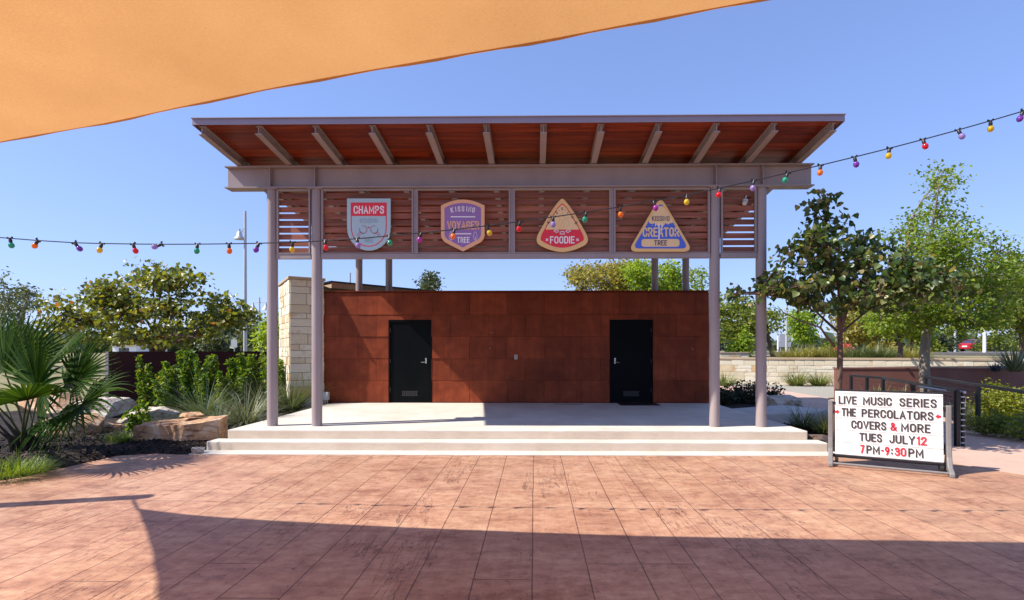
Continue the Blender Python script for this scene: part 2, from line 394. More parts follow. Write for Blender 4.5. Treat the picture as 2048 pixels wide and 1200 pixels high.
def blades_mesh(name, base, az, tilt, length, width, bend, segs=4, fold=0.0, seed=0):
    """arching strips; base (n,3); az, tilt (from vertical), length, width, bend arrays"""
    n = len(base); h = np.stack([np.cos(az), np.sin(az), np.zeros(n)], 1); sd = np.stack([-np.sin(az), np.cos(az), np.zeros(n)], 1)
    V = np.zeros((n, segs+1, 2, 3)); p = base.copy(); a = tilt.copy(); st = length/segs
    for k in range(segs+1):
        t = k/segs; w_ = width*(1-t**1.6)*(.75+.5*min(t*4, 1)*.5)+.0008
        V[:, k, 0] = p - sd*(w_/2)[:, None]; V[:, k, 1] = p + sd*(w_/2)[:, None]
        p = p + h*(np.sin(a)*st)[:, None] + np.array([0, 0, 1])*(np.cos(a)*st)[:, None]
        a = a + bend/segs
    b = np.arange(n)[:, None]*(segs+1)*2; f = []
    for k in range(segs): f.append(b+np.array([[2*k, 2*k+1, 2*k+3, 2*k+2]]))
    return np_mesh(name, V.reshape(-1, 3), 4, n*segs, np.concatenate(f, 1).reshape(-1, 4))
def clump(name, label, cat, loc, r, h, n, m, width=.02, tilt=(0.1, 1.2), bend=(.3, 1.0), seed=1, group=None, spread=.25):
    q = np.random.default_rng(seed); loc = Vector(loc)
    a = q.random(n)*2*np.pi; rr = np.sqrt(q.random(n))*r*spread
    base = np.stack([loc.x+np.cos(a)*rr, loc.y+np.sin(a)*rr, np.full(n, loc.z-.02)], 1)
    az = a + q.normal(size=n)*.5; tl = tilt[0]+(tilt[1]-tilt[0])*np.sqrt(q.random(n)); ln = h*(.6+.5*q.random(n))
    me = blades_mesh(name, base, az, tl, ln, width*(.7+.6*q.random(n)), bend[0]+(bend[1]-bend[0])*q.random(n), 5)
    o = link(name, me, m, None, loc); return tag(o, label, cat, group)

def tree(name, label, base, fork, crown, d, dd, m, bark, lsize, nclump, nleaf, seed, cat='tree', group=None, tr=.12, tmpl=OVAL,
         up=.6, droop=.3, rc=.32, trunks=1, limbs=7, shell=.35, parts=True):
    """crown: list of pixel ellipses (px,py,rx,ry,weight); d depth, dd depth half-extent (m)"""
    q = np.random.default_rng(seed); rnd = random.Random(seed)
    base = Vector(base); T = thing(name, label, cat, base, group)
    wts = np.array([c[2]*c[3]*(c[4] if len(c) > 4 else 1) for c in crown], float); wts /= wts.sum()
    cl = []
    for k in q.choice(len(crown), nclump, p=wts):
        c = crown[k]; v = q.normal(size=3); v /= np.linalg.norm(v); v *= (shell+(1-shell)*q.random())**.6
        off = v[1]*dd*min(1, c[2]/max(cc[2] for cc in crown)+.25)
        pt = P(c[0]+v[0]*c[2], c[1]-v[2]*c[3], d+off); cl.append(np.array(pt))
    cl = np.array(cl)
    fork = Vector(fork); mb = MB()
    def curve(a, b, r0, r1, wob, n=5, lift=0.0, sides=6):
        L_ = (b-a).length; pts = []; rs = []
        w1 = Vector((rnd.uniform(-1, 1), rnd.uniform(-1, 1), rnd.uniform(-.4, .4)))*wob*L_
        for i in range(n+1):
            t = i/n; p = a.lerp(b, t)+w1*math.sin(math.pi*t)+Vector((0, 0, lift*L_*math.sin(math.pi*t))); pts.append(p); rs.append(r0+(r1-r0)*t)
        mb.tube(pts, rs, sides, cap=False); return pts, rs
    nodes = []
    for k in range(trunks):
        b0 = base+Vector((rnd.uniform(-1, 1), rnd.uniform(-1, 1), 0))*(.12*(trunks > 1)); f0 = fork+Vector((rnd.uniform(-1, 1), rnd.uniform(-1, 1), rnd.uniform(-.3, .3)))*(.5*(trunks > 1))
        p_, r_ = curve(b0-Vector((0, 0, .1)), f0, tr*1.15, tr*.72, .05, 7, 0, 10); nodes += list(zip(p_[-2:], r_[-2:]))
    prim = []; cent = cl.mean(0)
    sel = [int(q.integers(len(cl)))]
    while len(sel) < min(limbs, len(cl)):
        dm = np.min([np.linalg.norm(cl-cl[s], axis=1) for s in sel], 0); sel.append(int(np.argmax(dm)))
    for s in sel:
        a = rnd.choice(nodes); b = Vector(cl[s])
        p_, r_ = curve(a[0], b, a[1]*.62, .012, .12, 8, .08, 7); prim += list(zip(p_[2:], r_[2:]))
    pn = np.array([tuple(x[0]) for x in prim])
    P_ = []; O_ = []
    for i in range(len(cl)):
        b = cl[i]; dist = np.linalg.norm(pn-b, axis=1)+.6*np.maximum(0, pn[:, 2]-b[2]); k = int(np.argmin(dist))
        a = prim[k]; p_, r_ = curve(a[0], Vector(b), min(a[1]*.6, .03)+.003, .004, .15, 4, .06, 5)
        nl = int(nleaf*(.5+q.random())); t = q.random(nl)**.6
        pa = np.array([tuple(x) for x in p_]); idx = np.minimum((t*4).astype(int), 3); fr = (t*4-idx)[:, None]
        on = pa[idx]*(1-fr)+pa[idx+1]*fr
        far = (np.linalg.norm(on-b, axis=1) > rc*3)
        on[far] = b
        j = q.normal(size=(nl, 3))*np.array([rc, rc, rc*.6])*.62
        P_.append(on+j); O_.append(j/(rc+1e-6)*.6)
    mb.build('trunk', bark, T, smooth=True)
    me = leaves_mesh('crown', np.concatenate(P_), lsize, tmpl, up, droop, .15, np.concatenate(O_), seed)
    link('crown', me, m, T)
    return T
def bush(name, label, loc, rx, ry, rz, n, m, lsize, seed, cat='shrub', group=None, tmpl=OVAL, lumps=9, stems=True):
    q = np.random.default_rng(seed); loc = Vector(loc); T = thing(name, label, cat, loc, group)
    cs = q.normal(size=(lumps, 3)); cs = unit(cs)*(.3+.55*q.random((lumps, 1))); cs[:, 2] = np.abs(cs[:, 2])
    k = q.integers(lumps, size=n); v = unit(q.normal(size=(n, 3)))*(q.random((n, 1))**.45)*.46
    p = cs[k]+v; p[:, 2] = np.abs(p[:, 2])
    o = unit(p); p = p*np.array([rx, ry, rz])+np.array(loc)
    mb = MB()
    for c in cs: mb.tube([loc-Vector((0, 0, .05)), loc+Vector((c[0]*rx*.4, c[1]*ry*.4, c[2]*rz*.6)), loc+Vector((c[0]*rx, c[1]*ry, c[2]*rz))], [.018, .012, .005], 5)
    mb.build('stem', M['bark'], T)
    link('foliage', leaves_mesh('foliage', p, lsize, tmpl, .5, .1, .15, o, seed), m, T); return T

# ================================================================== SETTING
def gz(x, y):
    s = lambda a, b, t: (lambda u: u*u*(3-2*u))(min(1, max(0, (t-a)/(b-a))))
    right = s(4, 9, x)*s(26.4, 27.2, y)*1.32 + s(4, 9, x)*s(30, 75, y)*.16
    u_ = (x+11.4)/3.3; wy = 14.5+max(0, min(1, u_))*2.9
    left = (1-s(-8, -6, x))*(s(wy+.3, wy+1.6, y)*1.1 if x > -11.6 else s(18, 60, y)*1.1*(1-s(-14, -11.6, x))+s(-14, -11.6, x)*s(14.9, 22, y)*1.1)
    mid = (1-s(4, 9, x))*s(-8, -6, x)*s(18, 26, y)*1.2
    return -.06 + max(right, left, mid) - .0*y
xs = sorted(set([-3000, -1200, -500, -250, -120, -70, -45, -30, -22, -17] + [round(-14+.5*i, 2) for i in range(68)] + [22, 26, 32, 40, 55, 80, 120, 250, 500, 1200, 3000]))
ys = sorted(set([-60, -30, -15, -8] + [round(-4+.5*i, 2) for i in range(64)] + [29, 32, 36, 42, 50, 60, 75, 95, 130, 200, 400, 900, 2000, 4000]))
mb = MB(); 
vs = [(x, y, gz(x, y)) for y in ys for x in xs]; nx = len(xs)
mb.add(vs, [(j*nx+i, j*nx+i+1, (j+1)*nx+i+1, (j+1)*nx+i) for j in range(len(ys)-1) for i in range(nx-1)])
tag(mb.build('ground', M['ground']), kind='structure')

SF = 9.12; S2 = 8.80; S3 = 8.46          # stage front, second tread front, bottom tread front
SXL, SXR = -5.33, 4.66
WY = 13.86                                # rust wall plane
SZ = .30
def sheet(name, pts, z, m, th=.05, zf=None):
    mb = MB(); mb.prism([Vector((x, y, z)) for x, y in pts], Vector((0, 0, -th))); return tag(mb.build(name, m), kind='structure')
sheet('plaza', [(-16, -9), (13, -9), (13, 3), (7.05, 6.55), (6.55, 7.35), (5.9, 8.42), (5.25, 8.46), (-5.75, 8.46), (-6.15, 8.53), (-6.65, 8.35), (-6.72, 7.7), (-6.78, 6.9), (-7.6, 5.9), (-16, 4.2)], 0.0, M['plaza'])
sheet('path', [(6.05, 8.45), (6.5, 7.4), (6.98, 6.5), (13.5, 2.9), (16, 4), (9.3, 8.5), (9.05, 9.9), (10.9, 15.4), (11.5, 19), (9.6, 19), (8.95, 15.2), (7.35, 9.45), (6.6, 8.6)], 0.004, M['path'], .05)
sheet('side_walk', [(4.665, 11.55), (6.1, 11.75), (6.9, 12.6), (6.3, 13.6), (4.665, 12.7)], .285, M['walk'], .3)
sheet('garden_path', [(6.1, 11.76), (7.6, 13.3), (9.1, 16.6), (9.0, 22), (7.4, 22), (7.4, 17.5), (6.3, 13.62), (6.92, 12.6)], .2, M['path'], .3)
sheet('gravel', [(7.9, 17.3), (12.5, 19.2), (15, 25.9), (6, 25.9), (7.5, 22.05), (8.7, 22.05)], .06, M['gravel'], .1)
# mulch beds: bumpy sheets
def bed(name, poly, z0, amp, seed, step=.22, edge=.5):
    from mathutils.geometry import intersect_point_tri_2d
    xs_ = [p[0] for p in poly]; ys_ = [p[1] for p in poly]
    def inside(x, y):
        c = False; n = len(poly)
        for i in range(n):
            (x0, y0), (x1, y1) = poly[i], poly[(i+1) % n]
            if (y0 > y) != (y1 > y) and x < (x1-x0)*(y-y0)/(y1-y0)+x0: c = not c
        return c
    def dist(x, y):
        m_ = 1e9; n = len(poly)
        for i in range(n):
            a = Vector(poly[i]); b = Vector(poly[(i+1) % n]); ab = b-a; t = max(0, min(1, (Vector((x, y))-a).dot(ab)/ab.dot(ab))); m_ = min(m_, (a+ab*t-Vector((x, y))).length)
        return m_
    bm = bmesh.new(); bv = [bm.verts.new((x, y, 0)) for x, y in poly]; bm.faces.new(bv)
    x = math.floor(min(xs_)/step)*step
    while x < max(xs_):
        g = bm.verts[:]+bm.edges[:]+bm.faces[:]; bmesh.ops.bisect_plane(bm, geom=g, plane_co=(x+.003, 0, 0), plane_no=(1, 0, 0)); x += step
    y = math.floor(min(ys_)/step)*step
    while y < max(ys_):
        g = bm.verts[:]+bm.edges[:]+bm.faces[:]; bmesh.ops.bisect_plane(bm, geom=g, plane_co=(0, y+.003, 0), plane_no=(0, 1, 0)); y += step
    for v in bm.verts:
        e = min(1, dist(v.co.x, v.co.y)/edge)
        v.co.z = -.03+(z0+.03)*e**.6 + amp*e*noise.noise((v.co.x*1.3+seed, v.co.y*1.3, 0))+.012*noise.noise((v.co.x*7, v.co.y*7, seed))
    me = bpy.data.meshes.new(name); bm.to_mesh(me); bm.free()
    for p in me.polygons: p.use_smooth = True
    return tag(link(name, me, M['mulch']), kind='structure'), inside
LB = [(-5.74, 8.5), (-6.15, 8.57), (-6.62, 8.38), (-6.69, 7.7), (-6.75, 6.9), (-7.6, 5.8), (-16, 4.1), (-16, 13.2), (-11.5, 14.4), (-7.9, 17.3), (-5.36, 17.3), (-5.36, 9.14), (-5.6, 8.82)]
lb, lin = bed('mulch_bed', LB, .12, .05, 1)
RB = [(4.68, 9.14), (5.0, 8.78), (5.3, 8.5), (5.9, 8.45), (6.58, 8.62), (7.3, 9.5), (8.9, 15.2), (9.2, 18.5), (8.95, 17), (7.6, 13.3), (6.12, 11.7), (4.68, 11.53)]
rb, rin = bed('mulch_bed', RB, .14, .05, 5)
RB2 = [(9.1, 9.9), (9.35, 8.5), (12, 6.6), (16, 6.0), (16, 13.5), (11.6, 15.2), (10.95, 15.2)]
rb2, rin2 = bed('mulch_bed', RB2, .10, .04, 9)
RB3 = [(4.67, 12.75), (6.25, 13.7), (7.5, 17.5), (7.5, 20), (4.6, 20), (4.67, 14.2)]
rb3, rin3 = bed('mulch_bed', RB3, .22, .04, 12)
# mulch chips on the beds
def chips(name, box, ins, n, z, seed, bedobj):
    q = np.random.default_rng(seed); pts = []
    from mathutils.bvhtree import BVHTree
    me = bedobj.data; bv = BVHTree.FromPolygons([v.co[:] for v in me.vertices], [p.vertices[:] for p in me.polygons])
    while len(pts) < n:
        x, y = q.uniform(box[0], box[1]), q.uniform(box[2], box[3])
        if ins(x, y):
            h = bv.ray_cast(Vector((x, y, 3)), Vector((0, 0, -1)))
            if h[0]: pts.append((x, y, h[0].z+.006))
    p = np.array(pts); me = leaves_mesh(name, p, .055, np.array([(0, 0), (.16, .08), (.14, .9), (0, 1), (-.14, .92), (-.16, .1)]), 1.0, 0, .1, None, seed)
    m = NT('mulch_chip'); mm = m.done(m.principled(m.ramp(m.isl(), [(0, (.010, .008, .007)), (.7, (.03, .021, .017)), (1, (.12, .07, .048))]), .8, 0, None, .3))
    return tag(link(name, me, mm), kind='stuff')
chips('mulch', (-9.5, -5.3, 5.6, 10.5), lin, 9000, .1, 3, lb)
chips('mulch', (4.6, 7.6, 8.4, 12), rin, 4000, .1, 4, rb)

# parking road far right
sheet('road', [(14, 45), (60, 30), (120, 40), (120, 75), (50, 74), (22, 62)], 1.50, M['asphalt'], .2)
# ================================================================== STAGE
T = thing('stage', 'pale concrete stage with two wide steps along its front', 'stage', (0, SF, 0))
mb = MB(); mb.box(SXL, SXR, SF, 14.3, -.05, SZ); mb.build('deck', M['conc'], T, bevel=.012)
mb = MB(); mb.box(SXL-.17, SXR+.17, S2, SF-.002, -.05, .152); mb.build('step', M['conc'], T, bevel=.012)
mb = MB(); mb.box(SXL-.25, SXR+.32, S3, S2-.002, -.05, .012); mb.build('step', M['conc'], T, bevel=.004)
mb = MB(); mb.box(SXL+.02, SXR-.02, SF-.004, SF+.1, .155, .275); mb.build('riser', M['riser'], T)
mb = MB(); mb.box(SXL-.15, SXR+.15, S2-.004, S2+.1, .014, .127); mb.build('riser', M['riser'], T)

# ================================================================== PAVILION
CY_ = 9.64; RY_ = 14.42; r = .11
cols = [X(545, CY_), X(634, CY_), X(1429, CY_), X(1522, CY_)]
BT, BB = 5.02, 4.62       # front beam top / bottom
pav = thing('pavilion', 'mauve steel pavilion with wood ceiling and slatted screen over the stage', 'pavilion', (0, CY_, SZ))
def ibeam(mb, a, b, depth, width, tf=.014, tw=.012):
    a = Vector(a); b = Vector(b); d = (b-a).normalized(); L_ = (b-a).length; rr = d.cross(Vector((0, 0, 1))).normalized(); u = rr.cross(d); c = (a+b)/2
    mb.obox(c+u*(depth/2-tf/2), d, rr, u, L_/2, width/2, tf/2); mb.obox(c-u*(depth/2-tf/2), d, rr, u, L_/2, width/2, tf/2)
    mb.obox(c, d, rr, u, L_/2-.001, tw/2, depth/2-tf)
bxl, bxr = X(450, CY_-.1), X(1628, CY_-.1)
mb = MB(); ibeam(mb, (bxl, CY_, (BT+BB)/2), (bxr, CY_, (BT+BB)/2), BT-BB, .24, .022, .016)
for x in cols:
    for s in (-1, 1): mb.box(x-.008, x+.008, CY_+s*.06-.048, CY_+s*.06+.048, BB+.022, BT-.022)
mb.build('beam', M['paint'], pav)
rbt = BT-r*(RY_-CY_)
mb = MB(); ibeam(mb, (bxl, RY_, rbt-.15), (bxr, RY_, rbt-.15), .30, .2, .02, .014); mb.build('beam', M['paint'], pav)
for x in cols:
    mb = MB(); mb.tube([(x, CY_, SZ), (x, CY_, BB)], .092, 28); c = mb.build('column', M['paint'], pav, smooth=True)
    mb = MB(); mb.box(x-.13, x+.13, CY_-.115, CY_+.115, BB-.016, BB-.001)
    for s in (-1, 1): mb.prism([Vector((x+s*.09, CY_-.006, BB-.018)), Vector((x+s*.17, CY_-.006, BB-.018)), Vector((x+s*.09, CY_-.006, BB-.10))], Vector((0, .012, 0)))
    mb.build('cap_plate', M['paint'], c)
    mb = MB(); mb.tube([(x, RY_, -.05), (x, RY_, rbt-.3)], .09, 24); mb.build('column', M['paint'], pav, smooth=True)
FY = 8.42; BY = 15.6; RD = .145
rx = [X(403, 8.45)+(X(1667, 8.45)-X(403, 8.45))*i/11 for i in range(12)]
def rz(y): return BT+.002-r*(y-CY_)          # rafter bottom
for x in rx:
    mb = MB(); a = Vector((x, 8.46, rz(8.46)+RD/2)); b = Vector((x, BY-.1, rz(BY-.1)+RD/2)); ibeam(mb, a, b, RD, .105, .012, .01); mb.build('rafter', M['paint'], pav)
xl, xr = X(385, FY), X(1689, FY)
# ceiling boards (run left to right)
mb = MB(); y = FY+.03; rnd = random.Random(3); ct = RD+.004
while y < BY-.05:
    y1 = min(y+.135, BY-.03); x = xl+.03
    while x < xr-.03:
        x2 = min(x+rnd.uniform(2.2, 4.5), xr-.03)
        if xr-.03-x2 < .8: x2 = xr-.03
        z0, z1 = rz(y+.002)+ct, rz(y1-.004)+ct
        mb.add([(x, y+.002, z0), (x2-.002, y+.002, z0), (x2-.002, y1-.004, z1), (x, y1-.004, z1), (x, y+.002, z0+.02), (x2-.002, y+.002, z0+.02), (x2-.002, y1-.004, z1+.02), (x, y1-.004, z1+.02)],
               [(3,2,1,0),(4,5,6,7),(0,1,5,4),(1,2,6,5),(2,3,7,6),(3,0,4,7)]); x = x2
    y = y1
mb.build('ceiling', M['ceil'], pav)
mb = MB(); za, zb = rz(FY+.02)+ct+.024, rz(BY)+ct+.024
mb.add([(xl+.01, FY+.02, za), (xr-.01, FY+.02, za), (xr-.01, BY, zb), (xl+.01, BY, zb), (xl+.01, FY+.02, za+.04), (xr-.01, FY+.02, za+.04), (xr-.01, BY, zb+.04), (xl+.01, BY, zb+.04)],
       [(3,2,1,0),(4,5,6,7),(0,1,5,4),(1,2,6,5),(2,3,7,6),(3,0,4,7)])
nse = 22; 
for i in range(nse):
    x = X(425, FY)+(X(1638, FY)-X(425, FY))*i/(nse-1)
    mb.add([(x-.008, FY+.0, za+.045), (x+.008, FY, za+.045), (x+.008, BY, zb+.042), (x-.008, BY, zb+.042), (x-.008, FY+.03, za+.1), (x+.008, FY+.03, za+.1), (x+.008, BY, zb+.085), (x-.008, BY, zb+.085)],
           [(3,2,1,0),(4,5,6,7),(0,1,5,4),(1,2,6,5),(2,3,7,6),(3,0,4,7)])
mb.build('roof', M['roof'], pav)
mb = MB(); zf = rz(FY)+ct
mb.box(xl, xr, FY-.006, FY+.006, zf-.012, zf+.082); mb.box(xl-.01, xr+.01, FY-.03, FY+.02, zf+.0825, zf+.094); mb.build('fascia', M['fascia'], pav)
for x in (xl-.006, xr+.006):
    mb = MB(); z2 = rz(BY)+ct
    mb.add([(x-.006, FY+.01, zf-.01), (x+.006, FY+.01, zf-.01), (x+.006, BY, z2-.01), (x-.006, BY, z2-.01), (x-.006, FY+.01, zf+.08), (x+.006, FY+.01, zf+.08), (x+.006, BY, z2+.08), (x-.006, BY, z2+.08)],
           [(3,2,1,0),(4,5,6,7),(0,1,5,4),(1,2,6,5),(2,3,7,6),(3,0,4,7)]); mb.build('rake_trim', M['fascia'], pav)
# slatted screens
st_, sb_ = Z(378, CY_), Z(517, CY_)
mb = MB(); mb.box(cols[0]+.094, cols[1]-.094, CY_-.05, CY_+.05, sb_, sb_+.085); mb.box(cols[1]+.094, cols[2]-.094, CY_-.05, CY_+.05, sb_, sb_+.085); mb.box(cols[2]+.094, cols[3]-.094, CY_-.05, CY_+.05, sb_, sb_+.085); mb.build('bottom_rail', M['paint'], pav)
mull = [X(p, CY_) for p in (831, 1024, 1224)]
edges = [cols[0]+.1, cols[1]-.1], [cols[1]+.1, mull[0]], [mull[0], mull[1]], [mull[1], mull[2]], [mull[2], cols[2]-.1], [cols[2]+.1, cols[3]-.1]
for x in mull:
    mb = MB(); mb.box(x-.022, x+.022, CY_-.045, CY_+.045, sb_+.087, BB-.001); mb.build('mullion', M['paint'], pav)
for ei, (a, b) in enumerate(edges):
    a2 = a+(.024 if ei > 1 and ei < 5 else 0); b2 = b-(.024 if ei in (1, 2, 3) else 0)
    mb = MB(); fw = .032
    mb.box(a2+.002, a2+fw, CY_-.06, CY_-.01, sb_+.09, st_); mb.box(b2-fw, b2-.002, CY_-.06, CY_-.01, sb_+.09, st_)
    mb.box(a2+fw+.001, b2-fw-.001, CY_-.06, CY_-.01, st_-fw, st_); mb.box(a2+fw+.001, b2-fw-.001, CY_-.06, CY_-.01, sb_+.09, sb_+.105)
    fr = mb.build('screen_frame', M['paint'], pav)
    mb = MB(); pit = (st_-.035-sb_-.105)/9
    for k in range(9):
        z0 = sb_+.108+k*pit
        mb.obox(Vector(((a2+b2)/2, CY_+.012+random.uniform(-.003, .003), z0+.048)), Vector((1, 0, random.uniform(-.002, .002))), Vector((0, 1, 0)), Vector((0, 0, 1)), (b2-a2)/2-fw*.4, .011, .046)
    mb.build('slats', M['slat'], fr)
# small floodlight and conduit at the right screen
mb = MB(); c = P(1490, 402, CY_-.02); mb.obox(c, Vector((1,0,0)), Vector((0,1,0)), Vector((0,0,1)), .04, .03, .03); mb.tube([c+Vector((.0,0,.03)), c+Vector((.02,-.02,.09))], .012, 8); mb.tube([c, c+Vector((-.03,-.06,-.06))], [.02,.04], 10)
mb.build('floodlight', M['galv'], pav)

# ================================================================== RUST CLAD WALL
wxl, wxr = X(640, WY), X(1418, WY+.0)
WT = Z(583, WY); 
wall = thing('steel_wall', 'low building wall clad in rust-brown steel panels behind the stage', 'wall', ((wxl+wxr)/2, WY, SZ))
mb = MB(); mb.box(wxl+.01, wxr, WY+.03, WY+.28, SZ-.1, WT); mb.build('backing', M['rust'], wall)
DX = [(X(781, WY), X(859, WY)), (X(1223, WY), X(1302, WY))]; DT = Z(644, WY)
mb = MB(); rnd = random.Random(11); ph = (WT-.03-SZ-.02)/5
for row in range(5):
    z0 = SZ+.02+row*ph; z1 = z0+ph-.005; x = wxl+.02-(0 if row % 2 == 0 else .49)
    while x < wxr:
        x0 = max(x, wxl+.015); x1 = min(x+.975, wxr-.002); x += .98
        if x1-x0 < .05: continue
        segs = [(x0, x1, z0, z1)]
        for da, db in DX:
            ns = []
            for (p, q, e, f) in segs:
                if q <= da-.05 or p >= db+.05 or e >= DT+.06: ns.append((p, q, e, f)); continue
                if p < da-.05: ns.append((p, da-.05, e, f))
                if q > db+.05: ns.append((db+.05, q, e, f))
                if f > DT+.06 and e < DT+.06 and f-DT-.06 > .03: ns.append((max(p, da-.05), min(q, db+.05), DT+.06, f))
            segs = ns
        for (p, q, e, f) in segs:
            if q-p < .03: continue
            o = [rnd.uniform(.004, .022) for _ in range(4)]; o[2] = o[3] = rnd.uniform(.000, .005); y = WY-.004
            mb.add([(p, y-o[0], e), (q, y-o[1], e), (q, y-o[2], f), (p, y-o[3], f), (p, WY+.029, e), (q, WY+.029, e), (q, WY+.029, f), (p, WY+.029, f)],
                   [(0,1,2,3),(7,6,5,4),(0,4,5,1),(1,5,6,2),(2,6,7,3),(3,7,4,0)])
mb.build('cladding', M['rust'], wall)
mb = MB(); mb.box(wxl, wxr+.01, WY-.04, WY+.32, WT+.002, WT+.022); mb.build('coping', M['rust'], wall)
for k, (a, b) in enumerate(DX):
    D = MB(); D.box(a, b, WY+.0, WY+.028, SZ+.012, DT); d = D.build('door', M['door'], wall, bevel=.004)
    F_ = MB(); F_.box(a-.048, a-.002, WY-.022, WY+.029, SZ+.004, DT+.055); F_.box(b+.002, b+.048, WY-.022, WY+.029, SZ+.004, DT+.055); F_.box(a-.002, b+.002, WY-.022, WY+.029, DT+.003, DT+.055)
    F_.build('frame', M['door'], d)
    hx = b-.09 if k == 0 else a+.09; sg = -1 if k == 0 else 1; hz = Z(724, WY)
    H = MB(); H.box(hx-.018, hx+.018, WY-.008, WY-.001, hz-.04, hz+.10); H.tube([(hx, WY-.008, hz), (hx, WY-.055, hz), (hx+sg*.115, WY-.055, hz-.01)], .009, 8); H.tube([(hx, WY-.008, hz+.085), (hx, WY-.03, hz+.085)], .022, 12)
    H.build('handle', M['chrome'], d)
    V_ = MB(); vx = (a+b)/2; vz = SZ+.2
    for j in range(9): V_.box(vx-.2+j*.045, vx-.2+j*.045+.03, WY-.006, WY-.001, vz, vz+.09)
    V_.box(vx-.215, vx+.215, WY-.004, WY-.001, vz+.092, vz+.11); V_.box(vx-.215, vx+.215, WY-.004, WY-.001, vz-.02, vz-.002)
    V_.build('vent_grille', M['dark'], d)
    S_ = MB()
    for j in (.3, 1.05, 1.85): S_.tube([(a-.0 if k == 0 else b, WY-.012, SZ+j), (a if k == 0 else b, WY-.012, SZ+j+.1)], .012, 8)
    S_.build('hinge', M['dark'], d)
mb = MB(); c = P(1032, 714, WY-.012); mb.obox(c, Vector((1,0,0)), Vector((0,1,0)), Vector((0,0,1)), .038, .012, .06); ou = mb.build('outlet', M['grey'], wall, bevel=.005)
mb = MB()
for dz in (-.025, .025): mb.obox(c+Vector((0, -.0135, dz)), Vector((1,0,0)), Vector((0,1,0)), Vector((0,0,1)), .018, .0015, .014)
mb.build('socket', M['dark'], ou)
mb = MB()
for (px, py) in ((979, 696), (983, 665), (1384, 698)):
    c = P(px, py, WY-.03); mb.tube([c+Vector((0, .02, 0)), c, c+Vector((.03, -.02, -.01))], .007, 6)
mb.build('hook', M['chrome'], wall)
# meter box
mb = MB(); c = P(650, 798, WY-.25); c.z = SZ+.17
T = thing('utility_box', 'small grey utility box at the wall foot behind the left columns', 'utility box', (c.x, c.y, SZ))
mb.obox(c+Vector((0,0,.03)), Vector((1,0,0)), Vector((0,1,0)), Vector((0,0,1)), .1, .06, .1); mb.build('box', M['grey'], T, bevel=.01)
mb = MB()
for j in range(3): mb.tube([c+Vector((-.06+.06*j, 0, -.07)), c+Vector((-.06+.06*j, 0, -.17))], .016, 8)
mb.build('conduit', M['galv'], T)
# mat + floor grate
c = G(1283, 813, SZ); mb = MB(); mb.box(c.x-.48, c.x+.52, WY-.62, WY-.12, SZ+.001, SZ+.014); tag(mb.build('door_mat', M['dark'], bevel=.004), 'black rubber mat on the stage before the right door', 'door mat')
c = G(1140, 813, SZ); T = thing('floor_drain', 'narrow dark drain grate in the stage floor along the wall', 'drain', (c.x, WY-.3, SZ))
mb = MB(); mb.box(c.x-.376, c.x+.38, WY-.351, WY-.249, SZ+.0005, SZ+.0009); mb.build('frame', M['dark'], T)
mb = MB()
for j in range(30): mb.box(c.x-.37+j*.0248, c.x-.37+j*.0248+.016, WY-.344, WY-.256, SZ+.001, SZ+.005)
mb.build('grille', M['dark'], T)

